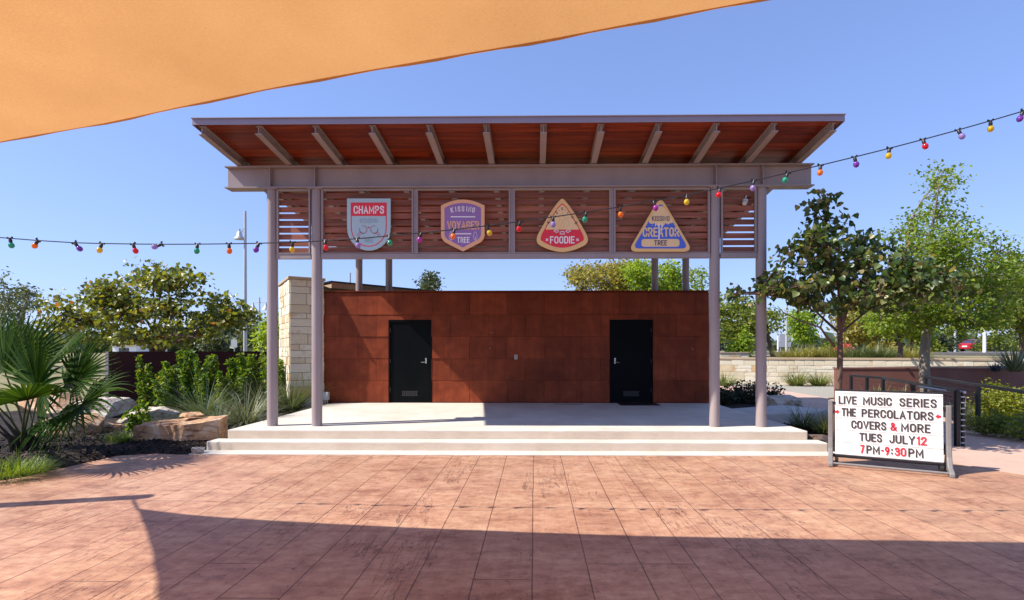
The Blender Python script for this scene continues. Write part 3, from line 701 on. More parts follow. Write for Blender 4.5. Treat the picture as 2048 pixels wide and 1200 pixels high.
# ================================================================== STONE WALLS
up_ = Vector((0, 0, 1))
def stone_wall(name, label, a, b, thick, z0, z1, seed, rows=(.16, .3), bw=(.22, .6), cap=.07, capm='cap', over=.05, cat='stone wall', parent=None, back=True):
    """ashlar blocks on the line a->b; the wall lies to the left of a->b direction"""
    q = random.Random(seed); a = Vector((a[0], a[1], 0)); b = Vector((b[0], b[1], 0)); d = (b-a).normalized(); n_ = Vector((-d.y, d.x, 0)); L_ = (b-a).length; up = Vector((0, 0, 1))
    T = thing(name, label, cat, (a+b)/2+Vector((0, 0, z0)))
    mb = MB(); mb.obox((a+b)/2+n_*thick/2+up*(z0+z1)/2, d, n_, up, L_/2-.025, thick/2-.025, (z1-z0)/2); mb.build('core', M['cap'], T)
    mb = MB()
    def face(o, dd, nn, LL):
        z = z0
        while z < z1-.02:
            h = q.uniform(*rows); h = h if z1-z-h > rows[0]*.7 else z1-z
            x = 0
            while x < LL-.01:
                w_ = q.uniform(*bw); w_ = w_ if LL-x-w_ > bw[0]*.7 else LL-x
                hs = [(z, h)] if q.random() > .3 or h < rows[1]*.8 else [(z, h*.5), (z+h*.5, h*.5)]
                for zz, hh in hs:
                    pr = q.uniform(.002, .02); g = .006
                    c = o+dd*(x+w_/2)+up*(zz+hh/2)-nn*(pr/2-.0135); j = [q.uniform(0, .012) for _ in range(4)]
                    hx, hz_ = w_/2-g, hh/2-g; f = o+dd*(x+w_/2)+up*(zz+hh/2)
                    fr = [f-dd*hx-up*hz_-nn*(pr+j[0]), f+dd*hx-up*hz_-nn*(pr+j[1]), f+dd*hx+up*hz_-nn*(pr+j[2]), f-dd*hx+up*hz_-nn*(pr+j[3])]
                    mid = f-nn*(pr+.022+q.uniform(0, .004)-.012)+dd*q.uniform(-.5, .5)*hx+up*q.uniform(-.5, .5)*hz_
                    bk = [f-dd*(hx+.002)-up*(hz_+.002)+nn*.024, f+dd*(hx+.002)-up*(hz_+.002)+nn*.024, f+dd*(hx+.002)+up*(hz_+.002)+nn*.024, f-dd*(hx+.002)+up*(hz_+.002)+nn*.024]
                    mb.add(fr+bk+[mid], [(0,1,8),(1,2,8),(2,3,8),(3,0,8),(7,6,5,4),(0,4,5,1),(1,5,6,2),(2,6,7,3),(3,7,4,0)])
                x += w_
            z += h
    face(a, d, n_, L_)
    face(b, n_, -d, thick); face(a+n_*thick, -n_, d, thick)
    if back: face(b+n_*thick, -d, -n_, L_)
    mb.build('blocks', M['stone'], T)
    if cap:
        mb = MB(); mb.obox((a+b)/2+n_*thick/2+up*(z1+cap/2+.002), d, n_, up, L_/2+over, thick/2+over, cap/2); mb.build('cap', M[capm], T, bevel=.01)
    return T
pd = 13.35
pa = P(580, 700, pd); zt = Z(557, pd); pdir = Vector((math.cos(R(33)), math.sin(R(33)), 0))
pe = Vector((pa.x, pd, 0))+pdir*.80
stone_wall('stone_pillar', 'tall cream limestone pillar at the left end of the rust wall', (pa.x, pd), (pe.x, pe.y), 1.9, 0.05, zt, 21, (.14, .30), (.2, .55))
# low back wing with sloped tan roof edge behind the rust wall
wing = thing('rear_wing', 'low rear wing with tan roof edge rising behind the rust wall', 'building', (-4.2, 16.2, 0))
A_ = Vector((wxl+.1, 14.35, 0)); B_ = Vector((-1.2, 18.8, 0)); d_ = (B_-A_).normalized(); n_ = Vector((-d_.y, d_.x, 0))
mb = MB(); mb.obox((A_+B_)/2+n_*.35+Vector((0,0,1.6)), d_, n_, Vector((0,0,1)), (B_-A_).length/2, .15, 1.6); mb.build('wall', M['stucco'], wing)
mb = MB(); mb.obox((A_+B_)/2+n_*.2+Vector((0,0,3.42)), d_, n_, Vector((0,0,1)), (B_-A_).length/2+.1, .45, .075); mb.build('roof_edge', M['cap'], wing)
mb = MB(); mb.obox((A_+B_)/2+n_*.2+Vector((0,0,3.515)), d_, n_, Vector((0,0,1)), (B_-A_).length/2+.14, .5, .018); mb.build('flashing', M['dark'], wing)
# dark steel retaining wall at left, slanting away to the right
a = Vector((X(218, 14.5), 14.5, 0)); b = Vector((X(566, 17.4), 17.4, 0)); d_ = (b-a).normalized(); n_ = Vector((-d_.y, d_.x, 0)); zt = Z(704, 15)
T = thing('planter_wall', 'long dark rust steel retaining wall beyond the left garden bed', 'wall', (a+b)/2)
mb = MB(); mb.obox((a+b)/2+n_*.03+up_*(zt/2-.05), d_, n_, up_, (b-a).length/2, .03, zt/2+.05); mb.build('plate', M['rustdark'], T)
mb = MB(); mb.obox((a+b)/2+n_*.06+up_*(zt+.008), d_, n_, up_, (b-a).length/2, .075, .007); mb.build('top_flange', M['rustdark'], T)
mb = MB(); mb.box(a.x-.09, a.x-.003, a.y-.02, a.y+.1, -.1, zt+.012); mb.build('lit_end_strip', M['paint'], T)  # pale mauve strip added in place of the wall's sunlit end
# low stone retaining wall right
stone_wall('retaining_wall', 'long low cream limestone wall crossing beyond the right path', (X(1440, 26), 26.0), (X(2060, 22.5)+.2, 22.6), .5, -.1, 1.22, 33, (.18, .34), (.3, .8), .1)
stone_wall('stone_block_wall', 'short grey-topped limestone block rising above the long low wall', (X(1440, 27), 27), (X(1497, 27), 27), .5, 1.1, Z(706, 27), 35, (.14, .2), (.3, .6), .04)
stone_wall('stone_border', 'short orange limestone border on the far slope near the red car', (X(1930, 40), 40), (X(2000, 40), 40), .6, 1.2, Z(707, 40), 36, (.2, .3), (.5, .9), .05)
# red-brown stucco wall right
T = thing('stucco_wall', 'red-brown stucco retaining wall behind the ramp railing', 'wall', (10, 16.4, 0))
sw = 16.6; z1 = Z(738, sw); x0 = X(1677, sw)
xb = X(1838, sw)
mb = MB(); mb.box(x0, xb, sw, sw+.25, -.1, z1); mb.build('wall', M['stucco'], T)
mb = MB(); mb.box(x0-.02, xb, sw-.02, sw+.3, z1+.002, z1+.05); mb.build('cap', M['stucco'], T)
d_ = Vector((math.cos(R(21)), math.sin(R(21)), 0)); n_ = Vector((-d_.y, d_.x, 0)); p0 = Vector((xb+.003, sw, -.1)); p1 = p0+d_*8  # added bend: right part turned from the sun so it lies in shade
mb = MB(); q0, q1 = p0+Vector((0, 0, z1+.1)), p1+Vector((0, 0, z1-.05)); mb.prism([p0, p1, q1, q0], n_*.25); mb.build('wall', M['stucco'], T)
mb = MB(); u_ = Vector((0, 0, .05)); a_ = -n_*.02+Vector((0, 0, .002)); mb.prism([q0+a_, q1+a_, q1+a_+u_, q0+a_+u_], n_*.3); mb.build('cap', M['stucco'], T)
mb = MB()
mb.prism([Vector((x0+1.7, sw+.32, z1-.03)), Vector((xb-.05, sw+.32, z1-.03)), Vector((xb+7.4, sw+3.3, z1-.03)), Vector((xb+7.4, sw+5, z1-.03)), Vector((x0+1.7, sw+2.6, z1-.03))], Vector((0, 0, -.6))); tag(mb.build('planter_soil', M['mulch']), kind='structure')

# ================================================================== BADGE SIGNS
BD = 9.53; PX = BD/F
def flat(name, c):
    return mat(name, srgb(*c), tuple(x*.93 for x in srgb(*c)), 3, .45, 0)
CL = {k: flat('sign_'+k, v) for k, v in dict(ltblue=(176, 204, 210), red=(232, 40, 60), white=(244, 240, 240), faint=(150, 178, 190), peach=(240, 182, 134), purple=(150, 112, 172), tan=(236, 192, 124), cream=(240, 206, 150), blue=(74, 104, 206), navy=(42, 48, 96), charcoal=(66, 60, 58), letred=(206, 40, 56), softpink=(190, 90, 120)).items()}
def poly_part(name, pts, lift, th, m, parent, ring=None):
    mb = MB(); mb.prism([P(x, y, BD-lift) for x, y in pts], Vector((0, th, 0))); return mb.build(name, m, parent)
def stroke(mb, pts, wpx, lift, close=False):
    pts = list(pts); n = len(pts); rng_ = range(n if close else n-1)
    for i in rng_:
        a = P(*pts[i], BD-lift); b = P(*pts[(i+1) % n], BD-lift); d = (b-a); L_ = d.length
        if L_ < 1e-6: continue
        d.normalize(); s_ = Vector((-d.z, 0, d.x)); a -= d*wpx*PX*.25; b += d*wpx*PX*.25; h = wpx*PX/2
        mb.prism([a-s_*h, b-s_*h, b+s_*h, a+s_*h], Vector((0, .0012, 0)))
def _arc(cx, cy, rx, ry, a0, a1, n=7): return [(cx+rx*math.cos(R(a0+(a1-a0)*i/n)), cy+ry*math.sin(R(a0+(a1-a0)*i/n))) for i in range(n+1)]
_O = _arc(.25, .76, .25, .24, 0, 180)+_arc(.25, .24, .25, .24, 180, 360)+[(.5, .76)]
_C = _arc(.25, .76, .25, .24, -12, 180)+_arc(.25, .24, .25, .24, 180, 372)
_P = [(0, 0), (0, 1), (.22, 1)]+_arc(.24, .73, .25, .27, 80, -80)+[(.22, .46), (.01, .46)]
GLY = {'A': (.54, [[(0, 0), (.27, 1), (.54, 0)], [(.10, .32), (.44, .32)]]), 'C': (.5, [_C]), 'D': (.5, [[(0, 0), (0, 1), (.2, 1)]+_arc(.24, .74, .26, .26, 80, 0)+_arc(.24, .26, .26, .26, 0, -80)+[(.2, 0), (0, 0)]]),
 'E': (.42, [[(.42, 1), (0, 1), (0, 0), (.42, 0)], [(.02, .52), (.36, .52)]]), 'F': (.42, [[(.42, 1), (0, 1), (0, 0)], [(.02, .5), (.36, .5)]]),
 'G': (.5, [_C+[(.5, .46), (.3, .46)]]), 'H': (.5, [[(0, 0), (0, 1)], [(.5, 0), (.5, 1)], [(.02, .52), (.48, .52)]]), 'I': (.0, [[(0, 0), (0, 1)]]),
 'J': (.42, [[(.42, 1), (.42, .24)]+_arc(.21, .22, .21, .22, 0, -180)]), 'K': (.5, [[(0, 0), (0, 1)], [(.48, 1), (.02, .40)], [(.17, .58), (.5, 0)]]), 'L': (.4, [[(0, 1), (0, 0), (.4, 0)]]),
 'M': (.66, [[(0, 0), (0, 1), (.33, .25), (.66, 1), (.66, 0)]]), 'N': (.52, [[(0, 0), (0, 1), (.52, 0), (.52, 1)]]), 'O': (.5, [_O]), '0': (.5, [_O]), 'P': (.5, [_P]), 'R': (.5, [_P, [(.24, .45), (.5, 0)]]),
 'S': (.48, [[(.47, .77), (.44, .9), (.35, .985), (.24, 1), (.12, .97), (.03, .88), (.01, .75), (.06, .63), (.2, .55), (.33, .48), (.45, .38), (.48, .25), (.45, .1), (.36, .015), (.24, 0), (.12, .02), (.03, .1), (.005, .24)]]),
 'T': (.5, [[(0, 1), (.5, 1)], [(.25, .98), (.25, 0)]]), 'U': (.5, [[(0, 1), (0, .26)]+_arc(.25, .25, .25, .25, 180, 360)+[(.5, 1)]]), 'V': (.54, [[(0, 1), (.27, 0), (.54, 1)]]), 'Y': (.54, [[(0, 1), (.27, .46), (.54, 1)], [(.27, .48), (.27, 0)]]),
 '1': (.16, [[(0, .84), (.16, 1), (.16, 0)]]), '2': (.5, [[(.02, .74), (.06, .9), (.18, .99), (.33, .99), (.45, .9), (.48, .74), (.42, .58), (.01, 0), (.5, 0)]]),
 '3': (.48, [[(.02, .82), (.1, .95), (.24, 1), (.39, .95), (.46, .79), (.41, .62), (.28, .54), (.16, .54)], [(.27, .53), (.43, .46), (.48, .29), (.43, .09), (.26, 0), (.11, .03), (.0, .2)]]), '7': (.48, [[(0, 1), (.48, 1), (.17, 0)]]),
 '9': (.48, [[(.47, .64), (.4, .48), (.25, .42), (.09, .48), (.0, .64), (.01, .82), (.1, .95), (.24, 1), (.39, .95), (.47, .82), (.47, .58), (.37, .25), (.2, 0)]]),
 '&': (.56, [[(.54, .40), (.38, .12), (.22, 0), (.07, .07), (.02, .25), (.1, .42), (.32, .66), (.37, .82), (.31, .95), (.2, 1), (.1, .93), (.09, .78), (.18, .6), (.56, 0)]]),
 '-': (.26, [[(0, .5), (.26, .5)]]), ':': (.0, [[(0, .18), (0, .24)], [(0, .68), (0, .74)]]), '•': (.02, [[(0, .48), (.02, .52)]])}
def ribbon(mb, pts, h, zf, tf, loop=False):
    """mitred flat ribbon in 2D lifted by tf(x,y,z)"""
    pts = [Vector(p) for p in pts]; n = len(pts); L_, R_ = [], []
    for i in range(n):
        if loop: d0 = pts[i]-pts[i-1]; d1 = pts[(i+1) % n]-pts[i]
        else:
            d0 = pts[i]-pts[i-1] if i else pts[1]-pts[0]; d1 = pts[i+1]-pts[i] if i < n-1 else pts[i]-pts[i-1]
        d0 = d0.normalized(); d1 = d1.normalized(); n0 = Vector((-d0.y, d0.x)); n1 = Vector((-d1.y, d1.x)); m_ = n0+n1
        if m_.length < 1e-4: m_ = n0.copy()
        m_.normalize(); k = min(1/max(m_.dot(n0), .2), 1.9); e = Vector((0, 0))
        if not loop and i == 0: e = -d1*h*.0
        L_.append(pts[i]+m_*h*k); R_.append(pts[i]-m_*h*k)
    b = len(mb.v)
    for a, c in zip(L_, R_): mb.v += [tuple(tf(a.x, a.y, zf)), tuple(tf(c.x, c.y, zf)), tuple(tf(a.x, a.y, 0)), tuple(tf(c.x, c.y, 0))]
    for i in range(n if loop else n-1):
        p = b+i*4; q = b+((i+1) % n)*4; mb.f += [(p, p+1, q+1, q), (p, q, q+2, p+2), (p+1, p+3, q+3, q+1)]
def text(name, body, ctr, right, up, nor, wd, ht, m, parent, bold=.16, rot=0, depth=.0015, gap=.30, space=.5):
    wt_ = max(bold, .05)                               # stroke weight as a share of the letter height
    if body == '-': wt_ = 1.0
    x = 0; items = []
    for ch in body:
        if ch == ' ': x += space-gap; continue
        g = GLY[ch]; items.append((x, g)); x += g[0]+gap
    tot = max(x-gap, 0); t = wt_*ht if body != '-' else ht
    sx = (wd-t)/tot if tot > .03 else 0; sy = (ht-t) if body != '-' else 0; cr, sr = math.cos(rot), math.sin(rot); mb = MB(); ctr = Vector(ctr); k = 0
    for x0, (gw, strokes) in items:
        for st in strokes:
            k += 1; P2 = [((x0+a-tot/2)*sx, (b-.5)*sy) for a, b in st]; loop = len(st) > 4 and abs(st[0][0]-st[-1][0]) < 1e-6 and abs(st[0][1]-st[-1][1]) < 1e-6
            if loop: P2 = P2[:-1]
            else:                                       # extend flat ends by half the weight so the box is filled
                a, b = Vector(P2[0]), Vector(P2[1]); a -= (b-a).normalized()*t/2; P2[0] = tuple(a)
                a, b = Vector(P2[-1]), Vector(P2[-2]); a -= (b-a).normalized()*t/2; P2[-1] = tuple(a)
                if body == '-': pass
            ribbon(mb, P2, t/2, depth+.0001*(k % 3), lambda X_, Y_, Z_: ctr+right*(X_*cr-Y_*sr)+up*(X_*sr+Y_*cr)+nor*Z_, loop)
    return mb.build(name, m, parent)
XR, ZU, YN = Vector((1, 0, 0)), Vector((0, 0, 1)), Vector((0, -1, 0))
def btext(name, body, x0, x1, y0, y1, lift, m, parent, bold=.14, rot=0):
    return text(name, body, P((x0+x1)/2, (y0+y1)/2, BD-lift), XR, ZU, YN, (x1-x0)*PX, (y1-y0)*PX, m, parent, bold, rot)
def arc(cx, cy, r_, a0, a1, n=10, ry=None):
    return [(cx+r_*math.cos(R(a0+(a1-a0)*i/n)), cy-(ry or r_)*math.sin(R(a0+(a1-a0)*i/n))) for i in range(n+1)]
def rounded(pts, rad, n=5):
    out = []; N = len(pts)
    for i in range(N):
        p0, p1, p2 = Vector(pts[i-1]), Vector(pts[i]), Vector(pts[(i+1) % N]); a = p1+(p0-p1).normalized()*rad; b = p1+(p2-p1).normalized()*rad
        for k in range(n+1):
            t = k/n; q = a*(1-t)**2+p1*2*t*(1-t)+b*t*t; out.append((q.x, q.y))
    return out
def quadpath(pts, n=8):   # list of (p, ctrl) -> closed polygon of quadratic curves
    out = []; N = len(pts)
    for i in range(N):
        p0, c = pts[i]; p1 = pts[(i+1) % N][0]
        for k in range(n):
            t = k/n
            out.append(tuple((1-t)**2*p0[j]+2*t*(1-t)*c[j]+t*t*p1[j] for j in (0, 1)) if c else tuple((1-t)*p0[j]+t*p1[j] for j in (0, 1)))
    return out
GRP = 'badge signs on the slatted screen'
# 1 shield
def shield(e, top): return [(694+e, top), (781-e, top)]+[(781-e, 452)]+arc(737.5, 455, 43.5-e, 0, -180, 16, 46-e)[1:-1]+[(694+e, 452)]
T = thing('badge_sign', 'light blue shield sign with red band reading CHAMPS on the slatted screen', 'sign', P(737, 450, BD), GRP)
poly_part('panel', shield(0, 397), .0, .03, CL['ltblue'], T)
poly_part('outline', shield(7.5, 405), .002, .0015, CL['red'], T); poly_part('field', shield(9.5, 407), .004, .0015, CL['ltblue'], T)
poly_part('band', [(702.5, 406), (772.5, 406), (772.5, 432), (702.5, 432)], .0055, .0012, CL['red'], T)
btext('lettering', 'CHAMPS', 707, 768.5, 411.5, 427.5, .0065, CL['white'], T, .155)
btext('lettering', '• KISSING •', 716, 759, 437, 446, .0065, CL['faint'], T, .13); btext('lettering', 'TREE', 728, 747, 476, 485.5, .0065, CL['faint'], T, .13)
mb = MB()
stroke(mb, arc(726.5, 459, 7.5, -200, 110, 16), 1.1, .0065); stroke(mb, arc(748.5, 459, 7.5, 70, 380, 16), 1.1, .0065)
for s, cx in ((-1, 726.5), (1, 748.5)):
    stroke(mb, [(cx+s*7.2, 462), (cx+s*3.5-s*4, 468.5)], 1.1, .0065); stroke(mb, [(cx+s*3, 466), (cx+s*10, 473)], 1.1, .0066); stroke(mb, [(cx+s*5.5, 463.5), (cx+s*12.5, 470.5)], 1.1, .0066)
stroke(mb, [(737, 454.2), (738, 455.6)], 3, .0067)
mb.build('paddles', CL['softpink'], T)
# 2 voyager
def hexs(e): return quadpath([((882+e, 411+e*.7), (905, 399+e)), ((925.5, 399+e), (946, 399+e)), ((969-e, 411+e*.7), None), ((969-e, 468-e*.2), (969-e, 481-e*.6)), ((956-e*.8, 487-e*.8), None), ((925.5, 502.5-e*1.05), None), ((895+e*.8, 487-e*.8), (882+e, 481-e*.6)), ((882+e, 468-e*.2), None)])
T = thing('badge_sign', 'purple badge sign with peach border and point at its bottom, on the screen', 'sign', P(925, 450, BD), GRP)
poly_part('panel', hexs(0), .0, .03, CL['peach'], T); poly_part('field', hexs(7), .002, .0015, CL['purple'], T)
for i, ch in enumerate('KISSING'):
    t = (i-3)/3; wd = 1.9 if ch == 'I' else 5.6
    cx = 926+[-22, -14.5, -8, 0, 7.5, 13.5, 21][i]; text('lettering', ch, P(cx, 419.5-2+2.6*t*t+.0, BD-.004), XR, ZU, YN, wd*PX, 10.5*PX, CL['white'], T, .15, -t*.17)
btext('lettering', 'VOYAGER', 894, 958.5, 442, 459, .004, CL['peach'], T, .155); btext('lettering', 'TREE', 914, 939.5, 474, 485.5, .004, CL['white'], T, .155)
mb = MB(); stroke(mb, [(902, 433.5), (950, 433.5)], 2.2, .004); mb.build('line', CL['white'], T); mb = MB(); stroke(mb, [(909, 467.5), (942, 467.5)], 2.2, .004); mb.build('line', CL['white'], T)
for cx in (902, 950.5):
    mb = MB(); stroke(mb, quadpath([((cx, 463), (cx+4, 468)), ((cx+3.8, 475), (cx+3, 479)), ((cx, 479.5), (cx-3, 479)), ((cx-3.8, 475), (cx-4, 468))], 5), .9, .004, True); stroke(mb, [(cx, 473), (cx, 482)], .9, .0042)
    mb.build('tree_outline', CL['white'], T)
# 3 foodie
def guitar(e): return quadpath([((1124.5, 397+e*1.25), (1131+e*0, 399+e*1.3)), ((1150-e*.6, 428+e*.6), None), ((1170-e*.9, 463), (1181-e*1.05, 481)), ((1171-e*1.0, 489-e*.75), (1148-e*.4, 503-e)), ((1124.5, 503.5-e), (1101+e*.4, 503-e)), ((1078+e*1.0, 489-e*.75), (1068+e*1.05, 481)), ((1079+e*.9, 463), None), ((1099+e*.6, 428+e*.6), (1118, 399+e*1.3))])
T = thing('badge_sign', 'tan and red rounded triangular sign with campfire, reading FOODIE', 'sign', P(1124, 450, BD), GRP)
poly_part('panel', guitar(0), .0, .03, CL['tan'], T); poly_part('outline', guitar(8), .002, .0015, CL['red'], T)
g10 = guitar(10); up_ = [p for p in g10 if p[1] < 459]
lo, hi = min(p[0] for p in g10), max(p[0] for p in g10)
half1 = [p for p in up_ if p[0] >= 1124.4]; half2 = [p for p in up_ if p[0] < 1124.4]
xr_ = max(p[0] for p in up_)+1; xl_ = min(p[0] for p in up_)-1
poly_part('field', half1+[(xr_, 459), (xl_, 459)]+half2, .004, .0015, CL['cream'], T)
btext('lettering', 'FOODIE', 1100, 1149, 472.5, 487, .0055, CL['white'], T, .155)
for ch, cx, cy, a in (('K', 1097, 445, .9), ('I', 1104, 434.5, .75), ('S', 1113.5, 425.5, .5), ('S', 1124.5, 417.5, 0), ('I', 1135.5, 425, -.6), ('N', 1144.5, 434.5, -.75), ('G', 1152, 446, -.9)):
    text('lettering', ch, P(cx, cy, BD-.0055), XR, ZU, YN, (1.1 if ch == 'I' else 3.9)*PX, 5.8*PX, CL['charcoal'], T, .15, a)
for cx in (1094, 1155):
    mb = MB(); stroke(mb, [(cx-2, 477.5), (cx+2, 481.5)], 1.6, .0055); stroke(mb, [(cx+2, 477.5), (cx-2, 481.5)], 1.6, .0057)
    mb.build('cross_mark', CL['white'], T)
for pts in ([(1107, 461), (1113, 459.5), (1118, 462.5), (1113, 465), (1107, 461)], [(1142, 461), (1136, 459.5), (1131, 462.5), (1136, 465), (1142, 461)], [(1121, 463), (1128, 463), (1129, 468), (1120, 468), (1121, 463)]):
    mb = MB(); stroke(mb, pts, 1.4, .0055); mb.build('campfire_log', CL['white'], T)
for pts in ([(1118, 456), (1116, 446), (1120, 438), (1119, 430), (1125, 424), (1127, 434), (1130, 440)], [(1130, 440), (1133, 436), (1137, 443), (1137, 450), (1132, 456)], [(1122, 456), (1121, 449), (1125, 443), (1128, 450), (1127, 456)]):
    mb = MB(); stroke(mb, pts, 1.2, .0055); mb.build('flame', CL['tan'], T)
for cx, cy in ((1093, 451), (1101, 439), (1108.5, 429.5), (1118.5, 420.5), (1130.5, 420.5), (1140.5, 429.5), (1148.5, 440), (1155.5, 451)):
    mb = MB(); stroke(mb, [(cx-.4, cy), (cx+.4, cy)], 1.3, .0055); mb.build('dot', CL['charcoal'], T)
# 4 creator
tri = lambda e: rounded([(1321, 392+e*1.8), (1386-e*1.5, 503-e), (1256+e*1.5, 503-e)], 19-e*.8, 7)
T = thing('badge_sign', 'blue triangular sign with tan border and dripping paint, rightmost badge on the screen', 'sign', P(1321, 450, BD), GRP)
poly_part('panel', tri(0), .0, .03, CL['tan'], T); poly_part('field', tri(6), .002, .0015, CL['blue'], T)
poly_part('paint_cap', quadpath([((1321, 412), (1327, 411)), ((1332, 420), None), ((1345, 442), (1347, 447)), ((1341, 446), None), ((1336, 449), None), ((1331, 446), None), ((1326, 453), None), ((1321, 450), None), ((1315, 452), None), ((1310, 446), None), ((1304, 448), (1297, 447)), ((1298, 441), None), ((1310, 420), (1315, 411))], 4), .004, .0015, CL['cream'], T)
btext('lettering', 'CREATOR', 1285.5, 1358.5, 455, 473.5, .004, CL['cream'], T, .155)
btext('lettering', 'KISSING', 1304, 1339, 432, 442, .0055, CL['navy'], T, .12)
poly_part('plate', rounded([(1283, 478), (1359, 478), (1359, 493.5), (1283, 493.5)], 6, 5), .004, .0015, CL['cream'], T); btext('lettering', 'TREE', 1308.5, 1334, 480.5, 491, .0055, CL['navy'], T, .155)
for xx, yy, ww in ((1318, 478, 2.4), (1324, 460, 2), (1311, 452, 1.6)):
    mb = MB(); stroke(mb, [(xx, 447), (xx, yy)], ww, .0062); mb.build('paint_drip', CL['white'], T)
mb = MB()
rn = random.Random(4)
for _ in range(26):
    cx, cy = rn.uniform(1292, 1350), rn.uniform(420, 478)
    if abs(cx-1321) < (cy-400)*.52 and not (abs(cx-1321) < 24 and cy < 446): stroke(mb, [(cx-.3, cy), (cx+.3, cy)], rn.uniform(.7, 1.4), .0062)
tag(mb.build('paint_splatter', CL['white'], T), kind='stuff')

# ================================================================== STRING LIGHTS
def cab(px, py):      # cable plane  Y = 4.88 - .0368 X
    r_ = ray(px, py); t = 4.88/(r_.y+.0368*r_.x); return Vector((0, 0, HC))+r_*t
cpts = [(-420, 458), (-200, 466), (0, 475), (76, 481), (150, 485.5), (204, 487), (266, 488), (330, 488.5), (395, 488.3), (458, 487.6), (518, 486.5), (585, 484.6), (650, 481.5), (714, 477.3), (779, 471.8), (843, 465.5), (909, 459), (974, 451.5), (1040, 443), (1106, 434), (1173, 424), (1240, 413.5), (1307, 402), (1374, 390), (1440, 376), (1508, 361), (1576, 345.5), (1641, 330.5), (1709, 314), (1779, 296.5), (1846, 279), (1916, 260), (1981, 241.5), (2047, 222), (2200, 176), (2420, 108)]
pts3 = [cab(*p) for p in cpts]
mb = MB(); mb.tube(pts3, .0052, 6); tag(mb.build('light_cable', M['dark'], smooth=True), 'thin dark cable of coloured party bulbs sagging across the plaza', 'cable')
BC = dict(green=(.03, .42, .27), orange=(.80, .27, .02), purple=(.27, .06, .50), yellow=(.72, .55, .03), red=(.70, .015, .03), lilac=(.40, .30, .62), magenta=(.48, .05, .45))
BM = {}
for k, c in BC.items():
    n = NT(k+'_bulb_glass'); f = n.noise(n.coord(), 30, 2)
    b = n.principled(n.ramp(f, [(.3, c), (.8, tuple(x*.85 for x in c))]), .12, 0, None, .6, Coat_Weight=.6); t = n.n('BsdfTranslucent'); n.set(t, 0, tuple(min(1, x*1.25) for x in c)); mx = n.n('MixShader'); mx.inputs[0].default_value = .45
    n.t.links.new(b, mx.inputs[1]); n.t.links.new(t.outputs[0], mx.inputs[2]); BM[k] = n.done(mx.outputs[0])
bulbs = [(20, 'green', 'against the sky at the far left end of the string'), (76, 'orange', 'second from the left end of the string'), (149, 'purple', 'third from the left end, over the left garden'),
 (204, 'yellow', 'fourth from the left end, over the left garden'), (266, 'red', 'above the left tree crown, leftmost red one'), (324, 'lilac', 'tilted sideways above the left tree crown'),
 (395, 'green', 'above the right part of the left tree'), (458, 'orange', 'just left of the tall lamp post'), (518, 'purple', 'between the lamp post and the first column'),
 (585, 'yellow', 'in front of the narrow left slat panel'), (650, 'red', 'beside the second column, left of the shield sign'), (714, 'lilac', 'in front of the light blue shield sign'),
 (779, 'green', 'at the right edge of the shield sign'), (843, 'magenta', 'between the shield sign and the purple sign'), (909, 'orange', 'in front of the purple badge sign'),
 (974, 'yellow', 'just right of the purple badge sign'), (1040, 'red', 'between the purple sign and the campfire sign'), (1106, 'lilac', 'in front of the tan and red campfire sign'),
 (1173, 'green', 'at the right shoulder of the campfire sign'), (1240, 'orange', 'between the campfire sign and the blue triangle'), (1307, 'magenta', 'at the left shoulder of the blue triangle sign'),
 (1374, 'yellow', 'right of the blue triangle sign top'), (1440, 'red', 'in front of the third column top'), (1508, 'lilac', 'in front of the fourth column top'),
 (1576, 'green', 'in front of the right end of the steel beam'), (1641, 'orange', 'just past the right end of the steel beam'), (1709, 'purple', 'against the sky right of the beam end'),
 (1779, 'yellow', 'against the sky, left of the last red one'), (1846, 'red', 'against the sky, rightmost red one'), (1916, 'lilac', 'against the sky, right of the last red one'),
 (1981, 'yellow', 'rightmost yellow one, high against the sky'), (2047, 'purple', 'at the right end of the string, cut by the picture edge')]
def interp(px):
    for i in range(len(cpts)-1):
        if cpts[i][0] <= px <= cpts[i+1][0]:
            t = (px-cpts[i][0])/(cpts[i+1][0]-cpts[i][0]); return cab(px, cpts[i][1]+t*(cpts[i+1][1]-cpts[i][1]))
mb = MB(); mb.lathe((0, 0, -.042), [(.0125, 0), (.0145, .004), (.0145, .028), (.011, .034), (.009, .047)], 14)
mb.box(-.026, .026, -.006, .006, -.004, .006); mb.box(-.026, -.018, -.006, .006, .0, .014); mb.box(.018, .026, -.006, .006, .0, .014)
msock = mb.build('socket', M['dark'], smooth=True); sock_me = msock.data; bpy.data.objects.remove(msock)
gm_ = MB(); prof = [(.012, -.040)]+[(max(.0245*math.sin(R(a)), .0004), -.068+.0285*math.cos(R(a))) for a in range(25, 181, 12)]; prof = [(a, b) for a, b in prof][::-1]
gm_.lathe((0, 0, 0), prof, 18); g_o = gm_.build('globe', None, smooth=True); gme = {}
for k in BC:
    me = g_o.data.copy(); me.materials.append(BM[k]); gme[k] = me
bpy.data.objects.remove(g_o)
rn = random.Random(5)
for px, colr, where in bulbs:
    loc = interp(px); T = thing('party_bulb', f'{colr} globe bulb {where}', 'light bulb', loc, 'coloured bulbs on the light string')
    for nm, me in (('socket', sock_me), ('globe', gme[colr])):
        o = bpy.data.objects.new(nm, me); C.objects.link(o); o.parent = T
    tl = rn.uniform(-.35, .35)
    if px == 324: tl = -1.15
    if px == 76: tl = -.75
    if px == 149: tl = .6
    slope = math.atan2((interp(px+10)-loc).z if px < 2040 else .05, .05)
    T.rotation_euler = (rn.uniform(-.25, .25), -tl*-1 if False else -tl, 0)

